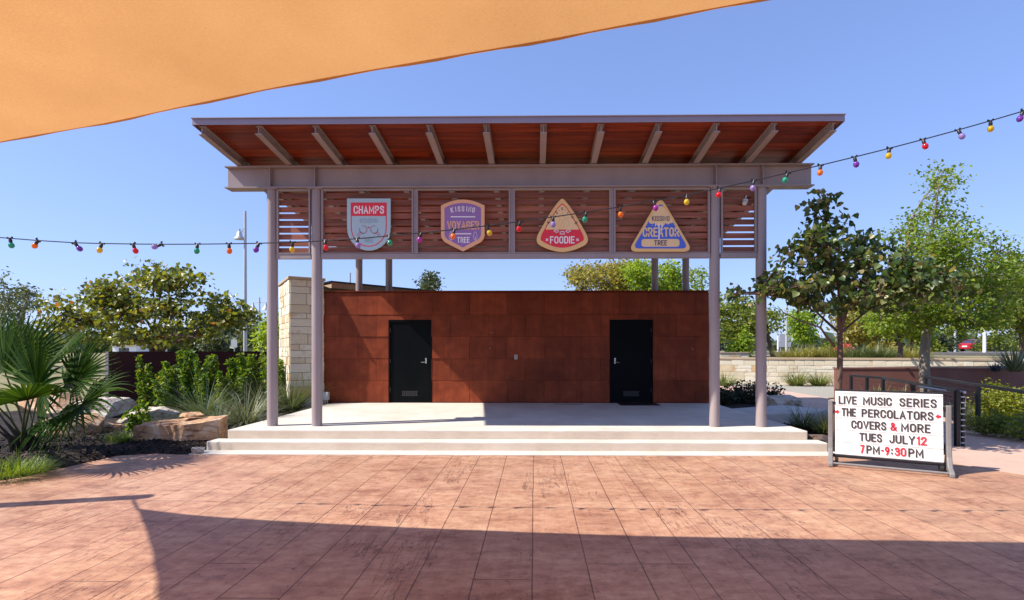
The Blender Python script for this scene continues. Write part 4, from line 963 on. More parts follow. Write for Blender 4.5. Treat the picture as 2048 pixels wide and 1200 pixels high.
# ================================================================== SHADE SAIL
EDGE = [Vector(p) for p in ((-6.86, 4.84, 2.84), (-6.2, 4.56, 3.02), (-5.3, 4.34, 3.19), (-4.25, 4.15, 3.333), (-3.34, 4.03, 3.418), (-2.5, 3.92, 3.522), (-1.72, 3.85, 3.629), (-.75, 3.78, 3.751), (.11, 3.72, 3.856), (.79, 3.67, 3.952), (1.56, 3.618, 4.06), (3.65, 3.476, 4.351), (8.2, 3.18, 4.96))]
A = EDGE[0]; Cc = Vector((-3.5, -6, 4.6))
_cum = [0.0]
for p, q in zip(EDGE[:-1], EDGE[1:]): _cum.append(_cum[-1]+(q-p).length)
def edge_at(t):
    t *= _cum[-1]
    k = max(0, min(len(EDGE)-2, next((i for i in range(len(_cum)-1) if t <= _cum[i+1]), len(EDGE)-2)))
    p0, p1, p2, p3 = EDGE[max(k-1, 0)], EDGE[k], EDGE[k+1], EDGE[min(k+2, len(EDGE)-1)]; u = (t-_cum[k])/(_cum[k+1]-_cum[k]); h = _cum[k+1]-_cum[k]
    m0 = (p2-p0)/max((p2-p0).length, 1e-6)*h; m1 = (p3-p1)/max((p3-p1).length, 1e-6)*h
    return p1*(2*u**3-3*u*u+1)+m0*(u**3-2*u*u+u)+p2*(-2*u**3+3*u*u)+m1*(u**3-u*u)
bAC = Vector((.94, .1, .1)); bBC = Vector((-.7, .5, .1))
def sail_pt(a, b, c):
    e = edge_at(b/(a+b)) if a+b > 1e-6 else Cc
    return e*(1-c)+Cc*c+bAC*4*a*c+bBC*4*b*c
n = 56; idx = {}; mb = MB()
for i in range(n+1):
    for j in range(n+1-i):
        idx[(i, j)] = len(mb.v); a = 1-(i+j)/n; mb.v.append(tuple(sail_pt(a, i/n, j/n)+Vector((0, 0, .012*math.sin(i*.55)*math.sin(j*.4)*(1 if j else .3)))))
for i in range(n):
    for j in range(n-i):
        mb.f.append((idx[(i, j)], idx[(i+1, j)], idx[(i, j+1)]))
        if i+j < n-1: mb.f.append((idx[(i+1, j)], idx[(i+1, j+1)], idx[(i, j+1)]))
nt = NT('shade_cloth'); co = nt.coord(); wv = nt.n('TexWave'); nt.set(wv, 'Vector', nt.mapping(co, (1, 1, 1), rot=(0, 0, .3))); nt.set(wv, 'Scale', 30.0); nt.set(wv, 'Distortion', 2.0); nt.set(wv, 'Detail', 3.0)
fine = nt.noise(nt.mapping(co, (60, 240, 60)), 1.0, 3, .7); big = nt.noise(co, .8, 4)
col = nt.ramp(nt.math('MULTIPLY_ADD', fine, .5, nt.math('MULTIPLY', big, .5)), [(.32, (.47, .255, .105)), (.68, (.66, .385, .17))])
b_ = nt.principled(col, .85, 0, nt.bump(fine, .5, .003), .15); t_ = nt.n('BsdfTranslucent'); nt.set(t_, 0, nt.mix(1.0, col, (1.1, 1.0, .85), 'MULTIPLY')); mx = nt.n('MixShader'); mx.inputs[0].default_value = .5
nt.t.links.new(b_, mx.inputs[1]); nt.t.links.new(t_.outputs[0], mx.inputs[2]); M['sail'] = nt.done(mx.outputs[0])
sail = thing('shade_sail', 'orange fabric shade sail stretched overhead at the upper left', 'shade sail', A)
mb.build('canopy', M['sail'], sail, smooth=True)
mb = MB()
for (p, q) in (((1, 0, 0), (0, 1, 0)), ((1, 0, 0), (0, 0, 1)), ((0, 1, 0), (0, 0, 1))):
    N = 70; e0 = []; e1 = []
    cen = (1/3, 1/3, 1/3)
    for i in range(N+1):
        t = i/N; bc = [p[k]*(1-t)+q[k]*t for k in range(3)]; e = sail_pt(*bc); bi = [bc[k]*.985+cen[k]*.015 for k in range(3)]; f = sail_pt(*bi); d = (f-e); d = d.normalized()*.022
        wv_ = .006*math.sin(i*1.7)
        e0.append(e-d*.12+Vector((0, 0, wv_))); e1.append(e+d)
    b0 = len(mb.v); 
    for a_, b__ in zip(e0, e1): mb.v += [tuple(a_+Vector((0,0,-.004))), tuple(b__+Vector((0,0,-.004))), tuple(a_+Vector((0,0,.004))), tuple(b__+Vector((0,0,.004)))]
    for i in range(N):
        s_ = b0+i*4; mb.f += [(s_, s_+4, s_+5, s_+1)]
mb.build('hem', M['sail'], sail)
mast = thing('sail_mast', 'short steel mast holding the left corner of the orange shade sail', 'mast', (-7.45, 5.2, 0))
mb = MB(); mb.tube([(-7.45, 5.2, -.1), (-7.45, 5.2, 3.2)], [.12, .10], 20); mb.build('pole', M['paint'], mast, smooth=True)
mb = MB(); mb.tube([(-7.4, 5.17, 3.05), A+Vector((.05, -.05, 0))], .014, 6); mb.build('turnbuckle', M['galv'], mast)

# ================================================================== LETTER SIGN
pL = Vector((X(1661, 7.93), 7.93, 0)); pR = Vector((X(1897, 7.27), 7.27, 0))
sg = thing('letter_board_sign', 'white letter board on grey stand announcing a live music series', 'sign', (pL+pR)/2)
dr = (pR-pL).normalized(); nr = Vector((dr.y, -dr.x, 0)); up = Vector((0, 0, 1)); WL = (pR-pL).length
tilt = R(3); fu = (up*math.cos(tilt)-nr*math.sin(tilt)); fn = nr*math.cos(tilt)+up*math.sin(tilt)
z_top = Z(781, pL.y, 1672); z_bot = Z(908, pL.y, 1672)+.01; fh = z_top-z_bot; fw = WL-.12
fc = (pL+pR)/2+up*(z_top+z_bot)/2
mb = MB(); mb.obox(fc, dr, fn, fu, fw/2, .03, fh/2); board = mb.build('board', M['white'], sg, bevel=.004)
mb = MB(); mb.obox(fc+fu*(fh/2+.012), dr, fn, fu, fw/2+.004, .036, .010); mb.build('frame', M['dark'], board)
mb = MB(); mb.obox(fc-fu*(fh/2+.012), dr, fn, fu, fw/2+.004, .036, .010); mb.build('frame', M['dark'], board)
mb = MB()
for k in range(1, 6): mb.obox(fc+fn*.033+fu*(fh/2-fh*(k*.19+.035)), dr, fn, fu, fw/2-.004, .003, .004)
mb.obox(fc+fn*.033+fu*(fh/2-fh*.03), dr, fn, fu, fw/2-.004, .003, .003)
mb.build('letter_track', flat('track_clear', (214, 212, 204)), board)
def stext(body, u0, u1, v, m, hh=.128, bold=.165):
    return text('lettering', body, fc+fn*.0355+dr*((u0+u1)/2-.5)*fw+fu*(.5-v)*fh, dr, fu, fn, (u1-u0)*fw, hh*fh, m, board, bold, 0, .003)
K, Rd = CL['charcoal'], CL['letred']
for body, u0, u1, v, m in (('LIVE', .033, .212, .142, K), ('MUSIC', .272, .545, .142, K), ('SERIES', .612, .944, .142, K), ('THE', .062, .205, .33, K), ('PERCOLATORS', .258, .915, .33, K),
        ('COVERS', .158, .492, .515, K), ('&', .526, .590, .515, Rd), ('MORE', .626, .888, .515, K), ('TUES', .236, .452, .70, K), ('JULY', .518, .752, .70, K), ('12', .766, .856, .70, Rd),
        ('7', .243, .285, .885, Rd), ('PM', .303, .43, .885, K), ('9', .477, .52, .885, Rd), ('30', .567, .672, .885, Rd), ('PM', .69, .825, .885, K)): stext(body, u0, u1, v, m)
stext('-', .441, .467, .885, Rd, .022); stext(':', .537, .549, .885, K, .128, .16)
mb = MB()
for u, s in ((.018, 1), (.958, -1)):
    c = fc+fn*.0355+dr*(u-.5)*fw+fu*(.5-.33)*fh; q = lambda a, b: c+dr*s*a+fu*b
    mb.prism([q(-.028, -.016), q(.0, -.016), q(.0, -.036), q(.034, 0), q(.0, .036), q(.0, .016), q(-.028, .016)], -fn*.002)
mb.build('arrow', Rd, board)
for nm, p in (('L', pL), ('R', pR)):
    top = Z(800, pL.y, 1661) if nm == 'L' else Z(811, pR.y, 1897)
    mb = MB(); prof = [(.030, top), (.034, top*.62), (.045, top*.42), (.075, top*.26), (.135, top*.12), (.24, .075), (.27, .05), (.27, 0)]
    pts = [p+nr*a+up*z for a, z in prof]+[p+nr*.13, p+nr*.09+up*.05, p-nr*.09+up*.05, p-nr*.13]+[p-nr*a+up*z for a, z in reversed(prof)]
    pts = [v-dr*.03 for v in pts]; mb.prism(pts, dr*.06); mb.build('leg', M['signgrey'], sg, bevel=.012)
    mb = MB(); s = 1 if nm == 'L' else -1
    mb.obox(p+dr*s*.045+up*(top-.04), dr, nr, up, .02, .02, .02); mb.build('bracket', M['dark'], sg)
mb = MB(); mb.tube([pL+nr*.22+up*.05+dr*.03, pR+nr*.22+up*.05-dr*.03], .017, 10); mb.build('cross_bar', M['signgrey'], sg, smooth=True)
mb = MB(); mb.obox((pL+pR)/2+up*.13, dr, nr, up, WL/2-.032, .025, .022); mb.build('lower_frame', M['dark'], sg)
for p, s in ((pL, 1), (pR, -1)):
    mb = MB(); c = p+dr*s*.08+nr*.0+up*.075; mb.tube([c-dr*.02, c+dr*.02], .07, 18); mb.build('wheel', M['tyre'], sg, smooth=True)

# ================================================================== RAMP RAILINGS
def railing(name, label, nodes, z_top, posts, r_=.02, dbl=False):
    T = thing(name, label, 'railing', Vector((nodes[0].x, nodes[0].y, 0)))
    mb = MB()
    for a, b in zip(nodes[:-1], nodes[1:]): mb.bar(a, b, .07, .055)
    mb.build('top_rail', M['rail'], T)
    mb = MB()
    for k in range(1, 9):
        for a, b in zip(nodes[:-1], nodes[1:]):
            dz = Vector((0, 0, -.098*k-.02)); mb.tube([a+dz, b+dz], .004, 5, cap=False)
    mb.build('cables', M['dark'], T)
    for p in posts:
        mb = MB(); mb.box(p.x-.032, p.x+.032, p.y-.032, p.y+.032, -.05, p.z-.002); mb.build('post', M['rail'], T)
    return T
def rp(px, py, zr): return G(px, py, zr)
n1 = [rp(1702, 751, .97), rp(1766, 756, .97), rp(1914, 782, .97)]
l3 = lambda a, b, t: a.lerp(b, t)
railing('ramp_railing', 'black cable railing of the ramp directly behind the letter board', n1, .97, [n1[0], l3(n1[0], n1[1], .52), n1[1], l3(n1[1], n1[2], .50), n1[2]])
n2 = [rp(1851, 754, .97), rp(1956, 770, .97), rp(2048, 784, .97), rp(2200, 806, .97)]
railing('ramp_railing', 'black cable railing on the far right beside the yellow-green hedge', n2, .97, [n2[0], n2[1], l3(n2[2], n2[3], .5)])
T = thing('handrail', 'short dark handrail loop at the foot of the ramp railing', 'handrail', n1[2]-Vector((0, 0, .97)))
mb = MB(); p = n1[2]+Vector((.10, .0, 0)); mb.bar(Vector((p.x, p.y, -.05)), p-Vector((0, 0, .02)), .04, .04, Vector((0, 1, 0)))
mb.build('post', M['rail'], T)
mb = MB(); mb.tube([p+Vector((.0, -.05, -.02)), p+Vector((.0, .5, -.02)), p+Vector((.25, 1.4, -.02))], .022, 8); mb.build('rail', M['galv'], T)
mb = MB()
for k in range(9): mb.box(p.x-.05, p.x+.02, p.y-.03, p.y-.02, .06+k*.1, .08+k*.1)
mb.build('clamp', M['galv'], T)

# ================================================================== BOULDERS
def rock_mat(name, a, b, c, sc=1.6):
    n = NT(name); co = n.coord(); f = n.noise(co, sc, 6, .6, .8); g = n.noise(co, 12, 7, .72); cr = n.vor(n.mapping(co, (1, 1, 2.4)), 2.5, 'DISTANCE_TO_EDGE')
    col = n.ramp(f, [(.34, a), (.5, b), (.66, c)]); col = n.mix(n.math('MULTIPLY', g, .45), col, (.62, .55, .45))
    col = n.mix(n.math('MULTIPLY', n.ramp(g, [(.25, 1.0), (.42, 0.0)]), .5), col, (.14, .09, .06))
    col = n.mix(n.math('MULTIPLY', n.ramp(cr, [(.0, 1.0), (.05, 0.0)]), .55), col, (.16, .10, .07))
    col = n.mix(n.ramp(n.noise(n.mapping(co, (1, 1, 3), (4, 2, 1)), 2.2, 5, .7), [(.56, 0.0), (.66, .8)]), col, tuple(x*.45 for x in a))
    return n.done(n.principled(col, .85, 0, n.bump(n.math('ADD', g, n.math('MULTIPLY', n.noise(co, 4, 6), 2.0)), .8, .04), .2))
M['rockO'] = rock_mat('orange_limestone', (.30, .10, .035), (.56, .30, .13), (.72, .64, .53))
M['rockW'] = rock_mat('white_limestone', (.36, .25, .15), (.50, .44, .37), (.60, .56, .50))
def rock(name, label, loc, sx, sy, sz, m, seed, rot=0, sharp=.8, group=None, pts=None):
    q = random.Random(seed); bm = bmesh.new(); Mr = Matrix.Rotation(rot, 3, 'Z')
    if pts is None:
        pts = []
        for i in range(26):
            v = Vector((q.uniform(-1, 1), q.uniform(-1, 1), q.uniform(-1, 1))); m_ = max(abs(v.x), abs(v.y), abs(v.z)); v = v*(.75/m_)+v.normalized()*.25
            pts.append((v.x*.5*q.uniform(.8, 1.05), v.y*.5*q.uniform(.8, 1.05), .45+v.z*.55*q.uniform(.85, 1.05)))
    for p in pts: bm.verts.new(Mr @ Vector((p[0]*sx, p[1]*sy, p[2]*sz)))
    bmesh.ops.convex_hull(bm, input=bm.verts[:]); bmesh.ops.delete(bm, geom=[v for v in bm.verts if not v.link_faces], context='VERTS')
    bmesh.ops.triangulate(bm, faces=bm.faces[:])
    for _ in range(6):
        long_ = [e for e in bm.edges if e.calc_length() > max(sx, sy, sz)*.07]
        if not long_ or len(bm.verts) > 6000: break
        bmesh.ops.subdivide_edges(bm, edges=long_, cuts=1); bmesh.ops.triangulate(bm, faces=bm.faces[:])
    bm.normal_update(); s_ = min(sx, sy, sz)
    for v in bm.verts:
        p = v.co*(1.6/s_*.5)+Vector((seed*3.1, 0, 0)); h = noise.fractal(p*1.5, .8, 2.1, 5)*.055*s_ - max(0, .12-abs(noise.noise(p*.9+Vector((9, 0, 0)))))*.5*s_
        st = math.sin((v.co.z/s_)*9+noise.noise(p)*2)*.012*s_
        v.co += v.normal*(h+st)
    me = bpy.data.meshes.new(name); bm.to_mesh(me); bm.free()
    for p in me.polygons: p.use_smooth = True
    try: me.set_sharp_from_angle(angle=R(28))
    except Exception: pass
    o = link(name, me, m); o.location = loc; return tag(o, label, 'boulder' if sz > .12 else 'stone', group)
GB = 'limestone boulders in the left bed'
c = G(352, 888, .06); slab = [(-.5,-.42,0),(-.48,-.4,.78),(-.5,.3,.82),(-.46,.35,0),(.12,-.5,-.05),(.16,-.46,.84),(.5,-.1,0),(.5,-.12,.98),(.46,.46,1.05),(.46,.46,0),(-.1,.5,.95),(-.1,.5,0)]
rock('boulder', 'large orange and white slab boulder at the left front of the stage', (c.x-.12, c.y+.35, .05), 1.36, .72, .40, M['rockO'], 2, .06, pts=slab, group=GB)
c = P(407, 835, 9.75); rock('stone', 'flat tan stone lying on top of the slab boulder', (c.x-.12, 9.62, .46), .40, .22, .085, M['rockO'], 5, .1)
c = G(275, 850, .1); rock('boulder', 'white boulder behind the slab boulder, below the green shrubs', (c.x, c.y+.5, .02), 1.3, .8, .42, M['rockW'], 7, .2, group=GB)
c = G(192, 866, .1); rock('boulder', 'low grey-white boulder right of the palm', (c.x, c.y+.2, .05), .7, .5, .22, M['rockO'], 8, .0, group=GB)
c = G(120, 872, .1); rock('boulder', 'reddish-white boulder half hidden behind the palm stems', (c.x, c.y+.3, .05), 1.2, .8, .42, M['rockO'], 9, .3, group=GB)
c = G(175, 838, .1); rock('boulder', 'pale boulder behind the palm fans, left of the white one', (c.x, c.y+.5, .05), 1.5, .9, .55, M['rockW'], 10, -.2, group=GB)
c = G(60, 830, .1); rock('boulder', 'tan boulder far behind the palm at the picture edge', (c.x, c.y+.6, .05), 1.6, .9, .65, M['rockO'], 12, -.1, group=GB)
c = G(394, 906, .02); rock('stone', 'small white stone at the bed edge by the left steps', (c.x, c.y+.02, .02), .2, .13, .1, M['rockW'], 11, .3)
c = G(1573, 815, .2); rock('boulder', 'pale boulder beside the walk behind the right columns', (c.x, c.y+.2, .15), 1.0, .7, .36, M['rockW'], 13, .1)
c = G(1650, 892, .05); rock('boulder', 'brown mulch-dusted boulder at the right end of the steps', (c.x-.02, c.y+.25, -.02), .55, .6, .26, mat('brown_rock', (.16, .11, .085), (.10, .07, .055), 5, .9, 1.0, 25, .03), 14, .3)

# ================================================================== PLANTS, near left
# fan palm
def fan(mbV, mbF, hub, axis, nor, rad, nseg, spread, q, droop):
    axis = axis.normalized(); nor = (nor-axis*nor.dot(axis)).normalized(); side = axis.cross(nor)
    for i in range(nseg):
        t = (i/(nseg-1)-.5)*spread; ln = rad*(1-.22*abs(t/spread*2)**2)*q.uniform(.9, 1.05); d = axis*math.cos(t)+side*math.sin(t); s = -axis*math.sin(t)+side*math.cos(t)
        wd = .5*rad*spread/nseg*.46; segs = 7; base = len(mbV); dr_ = droop*q.uniform(.5, 1.6)
        for k in range(segs+1):
            u = k/segs; p = hub+d*(ln*u)+nor*(.10*rad*math.sin(u*1.5))+Vector((0, 0, -1))*(dr_*ln*max(0, u-.35)**2*1.3)
            prof = (.35+.65*min(1, u/.45)) * (1 if u < .45 else (1-((u-.45)/.55)**1.3)); w_ = max(wd*prof, .002)
            f = nor*(-w_*.55)
            mbV.extend([tuple(p-s*w_), tuple(p+f), tuple(p+s*w_)])
        for k in range(segs):
            b = base+k*3; mbF.extend([(b, b+1, b+4, b+3), (b+1, b+2, b+5, b+4)])
def palm(label, base, fans, seed, sc=1.0):
    q = random.Random(seed); base = Vector(base); T = thing('fan_palm', label, 'palm', base)
    for i, (hub, ax, nor, rad, spr, dp) in enumerate(fans):
        mb = MB(); fan(mb.v, mb.f, hub, ax, nor, rad, 28, spr, q, dp); f = mb.build('frond', L['palm'], T)
        pet = MB(); b0 = base+Vector((q.uniform(-.14, .14), q.uniform(-.12, .12), .05)); mid = b0.lerp(hub, .5)+Vector((0, 0, .12*(hub-b0).length*.6)); pet.tube([b0, b0.lerp(mid, .6), mid, mid.lerp(hub, .6)+Vector((0,0,.01)), hub], [.02, .016, .013, .011, .009], 6)
        pet.build('petiole', M['palmstem'], f, smooth=True)
    mb = MB(); 
    for k in range(26):
        a = q.uniform(0, 6.28); r0 = q.uniform(.02, .2); h = q.uniform(.2, .55); p0 = base+Vector((math.cos(a)*r0, math.sin(a)*r0, -.03)); mb.tube([p0, p0+Vector((math.cos(a)*.06, math.sin(a)*.06, h*.6)), p0+Vector((math.cos(a)*.2, math.sin(a)*.2, h))], [.035, .025, .01], 5)
    mb.build('trunk', M['palmtrunk'], T)
    return T
M['palmstem'] = mat('palm_petiole', (.07, .09, .03), (.05, .065, .025), 6, .5, .1)
M['palmtrunk'] = mat('palm_trunk_fibre', (.05, .038, .025), (.03, .024, .018), 9, .9, .6)
pb_ = G(52, 903, .08)
def hubp(px, py, d): return P(px, py, d)
V3 = Vector
fans = [
 (hubp(75, 775, 7.6), V3((.55, -.25, .75)), V3((-.25, -.95, .2)), 1.12, 4.0, .10),
 (hubp(162, 812, 7.7), V3((.85, -.35, .12)), V3((-.2, -.7, .75)), .98, 3.7, .35),
 (hubp(10, 745, 8.0), V3((.1, .2, 1)), V3((-.4, -.9, .1)), 1.05, 3.2, .03),
 (hubp(95, 740, 8.5), V3((.6, .4, .8)), V3((-.5, -.6, .5)), 1.0, 3.4, .06),
 (hubp(40, 730, 8.7), V3((.05, .5, 1)), V3((.1, -.9, .3)), 1.05, 3.4, .04),
 (hubp(-60, 770, 7.9), V3((-.6, -.1, .6)), V3((.3, -.8, .5)), 1.0, 3.6, .12),
 (hubp(-20, 800, 7.5), V3((-.2, -.8, .5)), V3((.0, -.4, .9)), .8, 3.6, .2),
 (hubp(55, 800, 7.2), V3((.3, -.9, .35)), V3((-.1, -.35, .95)), .8, 3.6, .25),
 (hubp(150, 760, 8.2), V3((.75, .0, .65)), V3((-.4, -.85, .3)), 1.0, 3.4, .1),
 (hubp(-30, 735, 8.6), V3((-.3, .3, .9)), V3((.2, -.9, .3)), 1.05, 3.4, .05),
 (hubp(110, 835, 8.4), V3((.9, -.2, -.1)), V3((0, -.5, .85)), .8, 3.4, .45),
 (hubp(130, 770, 8.9), V3((.8, .3, .4)), V3((-.3, -.6, .7)), .9, 3.4, .15),
]
palm('large dark green fan palm in the mulch bed at the left edge', pb_, fans, 4)
GF = 'fine bright green tufts in the left bed'
clump('feather_grass', 'bright green feathery tuft at the plaza edge in front of the palm', 'grass tuft', G(28, 945, .07), .34, .36, 900, L['grass'], .006, (.1, 1.3), (.2, 1.3), 11, GF, 1.0)
clump('feather_grass', 'bright green feathery tuft touching the left end of the slab boulder', 'grass tuft', G(247, 882, .09), .24, .30, 700, L['grass'], .006, (.1, 1.2), (.2, 1.3), 12, GF, .9)
clump('feather_grass', 'small green tuft between the slab boulder and the yuccas', 'grass tuft', G(335, 848, .1), .3, .26, 500, L['grass'], .006, (.1, 1.2), (.2, 1.3), 13, GF, 1.0)
GY = 'yuccas left of the stage'
clump('red_yucca', 'green yucca clump right behind the white boulder', 'yucca', G(408, 832, .12), .5, 1.3, 230, L['yucca'], .022, (.15, 1.35), (.1, .5), 21, GY)
clump('red_yucca', 'grey-green drooping yucca clump beside the slab boulder, nearest the column', 'yucca', G(492, 850, .12), .5, 1.2, 420, L['yuccag'], .016, (.15, 1.3), (.4, 1.4), 22, GY)
clump('red_yucca', 'tall yucca clump between the first column and the stone pillar', 'yucca', G(583, 822, .14), .5, 1.45, 300, L['yucca'], .022, (.1, 1.25), (.1, .6), 23, GY)
clump('red_yucca', 'grey-green yucca clump behind the first column', 'yucca', G(525, 822, .12), .5, 1.25, 280, L['yuccag'], .018, (.1, 1.25), (.2, 1.0), 24, GY)
clump('red_yucca', 'low spreading yucca clump left of the grey-green one', 'yucca', G(440, 846, .12), .5, .9, 230, L['yucca'], .018, (.4, 1.45), (.1, .6), 25, GY)
def upright(label, px, top, d, wpx, seed, ns, group):
    q = np.random.default_rng(seed); loc = Vector((X(px, d), d, .1)); T = thing('leafy_shrub', label, 'shrub', loc, group)
    h = Z(top, d)-.1; pos = []; mb = MB()
    for s in range(ns):
        ox = q.normal()*wpx*.5*d/F; oy = q.normal()*.2; hh = h*(.6+.4*q.random()) if s else h; lean = q.normal(size=2)*.08
        p0 = np.array([loc.x+ox*.4, loc.y+oy*.5, .1]); p1 = np.array([loc.x+ox+lean[0], loc.y+oy+lean[1], .1+hh])
        mb.tube([Vector(p0), Vector((p0+p1)/2+np.array([.03, .02, 0])), Vector(p1)], [.011, .008, .004], 5)
        nl = int(200*hh); t = .06+.94*q.random(nl); rr = .135*(1.15-t*.75); a = q.random(nl)*6.283
        pos.append(p0+(p1-p0)*t[:, None]+np.stack([np.cos(a)*rr, np.sin(a)*rr, np.zeros(nl)], 1)*q.random((nl, 1))**.5)
    mb.build('stem', M['bark'], T); link('foliage', leaves_mesh('foliage', np.concatenate(pos), .082, OVAL, .35, -.3, .2, None, seed), L['shrub'], T)
GS = 'upright leafy shrubs along the rust retaining wall'
for i, (px, top, d, wp, ns, lb_) in enumerate(((300, 712, 14.2, 16, 4, 'thin upright shrub nearest the palm, leftmost along the wall'), (338, 722, 14.0, 16, 5, 'upright leafy shrub second from the palm along the wall'), (382, 700, 14.1, 18, 8, 'tall bright upright shrub reaching above the wall top'), (418, 712, 13.8, 18, 7, 'bright upright shrub beside the tallest one, on its right'),
        (455, 735, 13.6, 26, 8, 'lower bushy yellow-tinged shrub in the middle of the wall'), (488, 708, 14.0, 18, 7, 'upright shrub just left of the first column'), (520, 704, 14.0, 18, 8, 'upright shrub touching the first column from the left'), (556, 712, 13.9, 14, 6, 'upright shrub between the first column and the stone pillar'))):
    upright(lb_, px, top, d, wp*1.15, 40+i, int(ns*1.4), GS)
upright('small bright young shrub growing between boulders in the bed', 286, 812, 10.3, 8, 60, 4, None)

# ================================================================== PLANTS, right
GR = 'arching grasses beside the stage and walk'
clump('arching_grass', 'dark green arching grass clump right of the stage edge', 'grass clump', G(1607, 858, .13), .5, .62, 260, L['yucca'], .014, (.1, 1.0), (.3, 1.2), 31, GR)
clump('arching_grass', 'yellow-green arching grass clump just left of the letter board', 'grass clump', G(1652, 868, .13), .4, .62, 220, L['agrass'], .014, (.1, .9), (.3, 1.2), 32, GR)
clump('arching_grass', 'pale grass clump before the low limestone wall, left one', 'grass clump', G(1592, 772, .05), .9, 1.0, 260, L['agrass'], .03, (.1, 1.0), (.3, 1.1), 33, GR)
clump('arching_grass', 'pale grass clump before the low limestone wall, right one', 'grass clump', G(1637, 772, .05), .9, .95, 240, L['agrass'], .03, (.1, 1.0), (.3, 1.1), 34, GR)
clump('arching_grass', 'pale grass clump seen between the two right columns at the wall', 'grass clump', G(1452, 775, .05), .9, 1.0, 200, L['agrass'], .03, (.1, 1.0), (.3, 1.1), 35, GR)
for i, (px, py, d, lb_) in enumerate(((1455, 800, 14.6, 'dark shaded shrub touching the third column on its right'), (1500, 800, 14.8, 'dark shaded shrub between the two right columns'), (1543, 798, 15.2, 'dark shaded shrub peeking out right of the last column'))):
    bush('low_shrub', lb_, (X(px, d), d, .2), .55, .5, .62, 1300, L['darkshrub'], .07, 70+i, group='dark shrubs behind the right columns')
GYR = 'spiky yuccas behind the ramp railing'
clump('spiky_yucca', 'pale spiky yucca behind the railing, above the board middle', 'yucca', (X(1752, 15.6), 15.6, .05), .4, .85, 110, L['agrass'], .04, (.1, 1.35), (0, .3), 36, GYR)
clump('spiky_yucca', 'pale spiky yucca behind the railing, right of the other', 'yucca', (X(1800, 15.2), 15.2, .0), .4, .85, 110, L['agrass'], .04, (.1, 1.35), (0, .3), 37, GYR)
clump('spiky_yucca', 'thin wispy grey plant behind the end post of the railing', 'yucca', (X(1925, 11.5), 11.5, .05), .4, .8, 90, L['yuccag'], .014, (.05, .8), (.1, .5), 38)
for i, (px, d, s, lb_) in enumerate(((1985, 11.6, .75, 'yellow-green clipped hedge bush nearest the railing post'), (2040, 11.0, .8, 'yellow-green hedge bush at the right picture edge'), (2012, 13.4, .8, 'yellow-green hedge bush behind the front two'), (2110, 10.6, .8, 'yellow-green hedge bush partly out of the picture'))):
    bush('hedge', lb_, (X(px, d), d, .08), s, .7, .84, 3000, L['hedge'], .06, 80+i, 'hedge', 'hedge bushes at the right edge')
for i, (px, py) in enumerate(((1960, 868), (2010, 872), (2055, 878))):
    c = G(px, py, .08); bush('ground_shrub', ('low dark green shrub under the railing by its post', 'low dark green shrub under the railing, middle one', 'low dark green shrub under the railing at the picture edge')[i], (c.x+.25, c.y+.25, .08), .5, .45, .36, 900, L['oak'], .05, 90+i, group='low shrubs under the right railing')
clump('silver_yucca', 'large silvery yucca on top of the stucco wall at the right edge', 'yucca', (X(2030, 17.4), 17.4, 1.0), .5, 1.15, 150, L['yuccag'], .05, (.05, 1.3), (0, .25), 39)
clump('agave', 'small dark blue agave below the silvery yucca on the wall', 'agave', (X(1992, 17.1), 17.1, 1.02), .3, .34, 60, leaf_mat('agave_leaf', [(0, (.02, .03, .06)), (1, (.05, .07, .12))], .1), .05, (.1, 1.2), (-.3, .1), 40)

# ================================================================== TREES
def gp(px, d, z): return Vector((X(px, d), d, z))
rb_t = tree('redbud_tree', 'broad-leaved dark green tree beside the stage, behind the letter board', gp(1660, 9.25, .1), P(1679, 628, 9.25),
     [(1615, 510, 75, 32, 1), (1652, 412, 22, 44, .7), (1600, 396, 26, 14, .4), (1550, 445, 22, 16, .5), (1650, 465, 65, 26, 1), (1712, 436, 28, 18, .4), (1725, 480, 60, 24, .8), (1775, 515, 90, 26, 1), (1850, 550, 85, 26, 1.1), (1915, 590, 45, 24, .9), (1580, 565, 60, 26, 1), (1480, 590, 40, 14, .7), (1530, 608, 52, 14, .7), (1680, 555, 130, 30, 1.3), (1760, 600, 125, 24, 1.2), (1640, 612, 80, 16, .8), (1800, 565, 70, 26, .9)],
     9.25, 1.15, L['redbud'], M['barkdark'], .09, 300, 15, 101, tr=.052, tmpl=HEART, up=.35, droop=.9, rc=.16, limbs=13)
mb = MB(); bp = [(1668, 692, 9.2), (1652, 672, 9.1), (1641, 655, 9.0), (1600, 642, 8.9), (1566, 624, 8.85), (1555, 612, 8.8)]; mb.tube([P(*p) for p in bp], [.026, .02, .016, .011, .007, .004], 7); mb.build('branch', M['barkdark'], rb_t, smooth=True)
mb = MB(); bp = [(1641, 655, 9.0), (1650, 625, 9.05), (1647, 600, 9.1), (1656, 575, 9.1)]; mb.tube([P(*p) for p in bp], [.014, .012, .01, .006], 7); mb.build('branch', M['barkdark'], rb_t, smooth=True)
tree('redbud_tree', 'wide round-leaved tree with olive leaves behind the left retaining wall', gp(318, 18.4, 1.0), P(312, 690, 18.4),
     [(300, 590, 150, 40, 1), (335, 555, 80, 26, .9), (290, 533, 26, 14, .5), (190, 600, 95, 32, 1), (112, 605, 44, 14, .9), (430, 600, 55, 24, .7), (455, 630, 62, 26, .9), (490, 640, 30, 20, .45), (290, 640, 190, 28, 1.1), (290, 675, 170, 20, 1), (118, 650, 52, 14, .9)],
     18.4, 2.4, L['redbud2'], M['barkdark'], .135, 360, 20, 102, tr=.12, tmpl=HEART, up=.4, droop=.7, rc=.27, limbs=12, trunks=3)
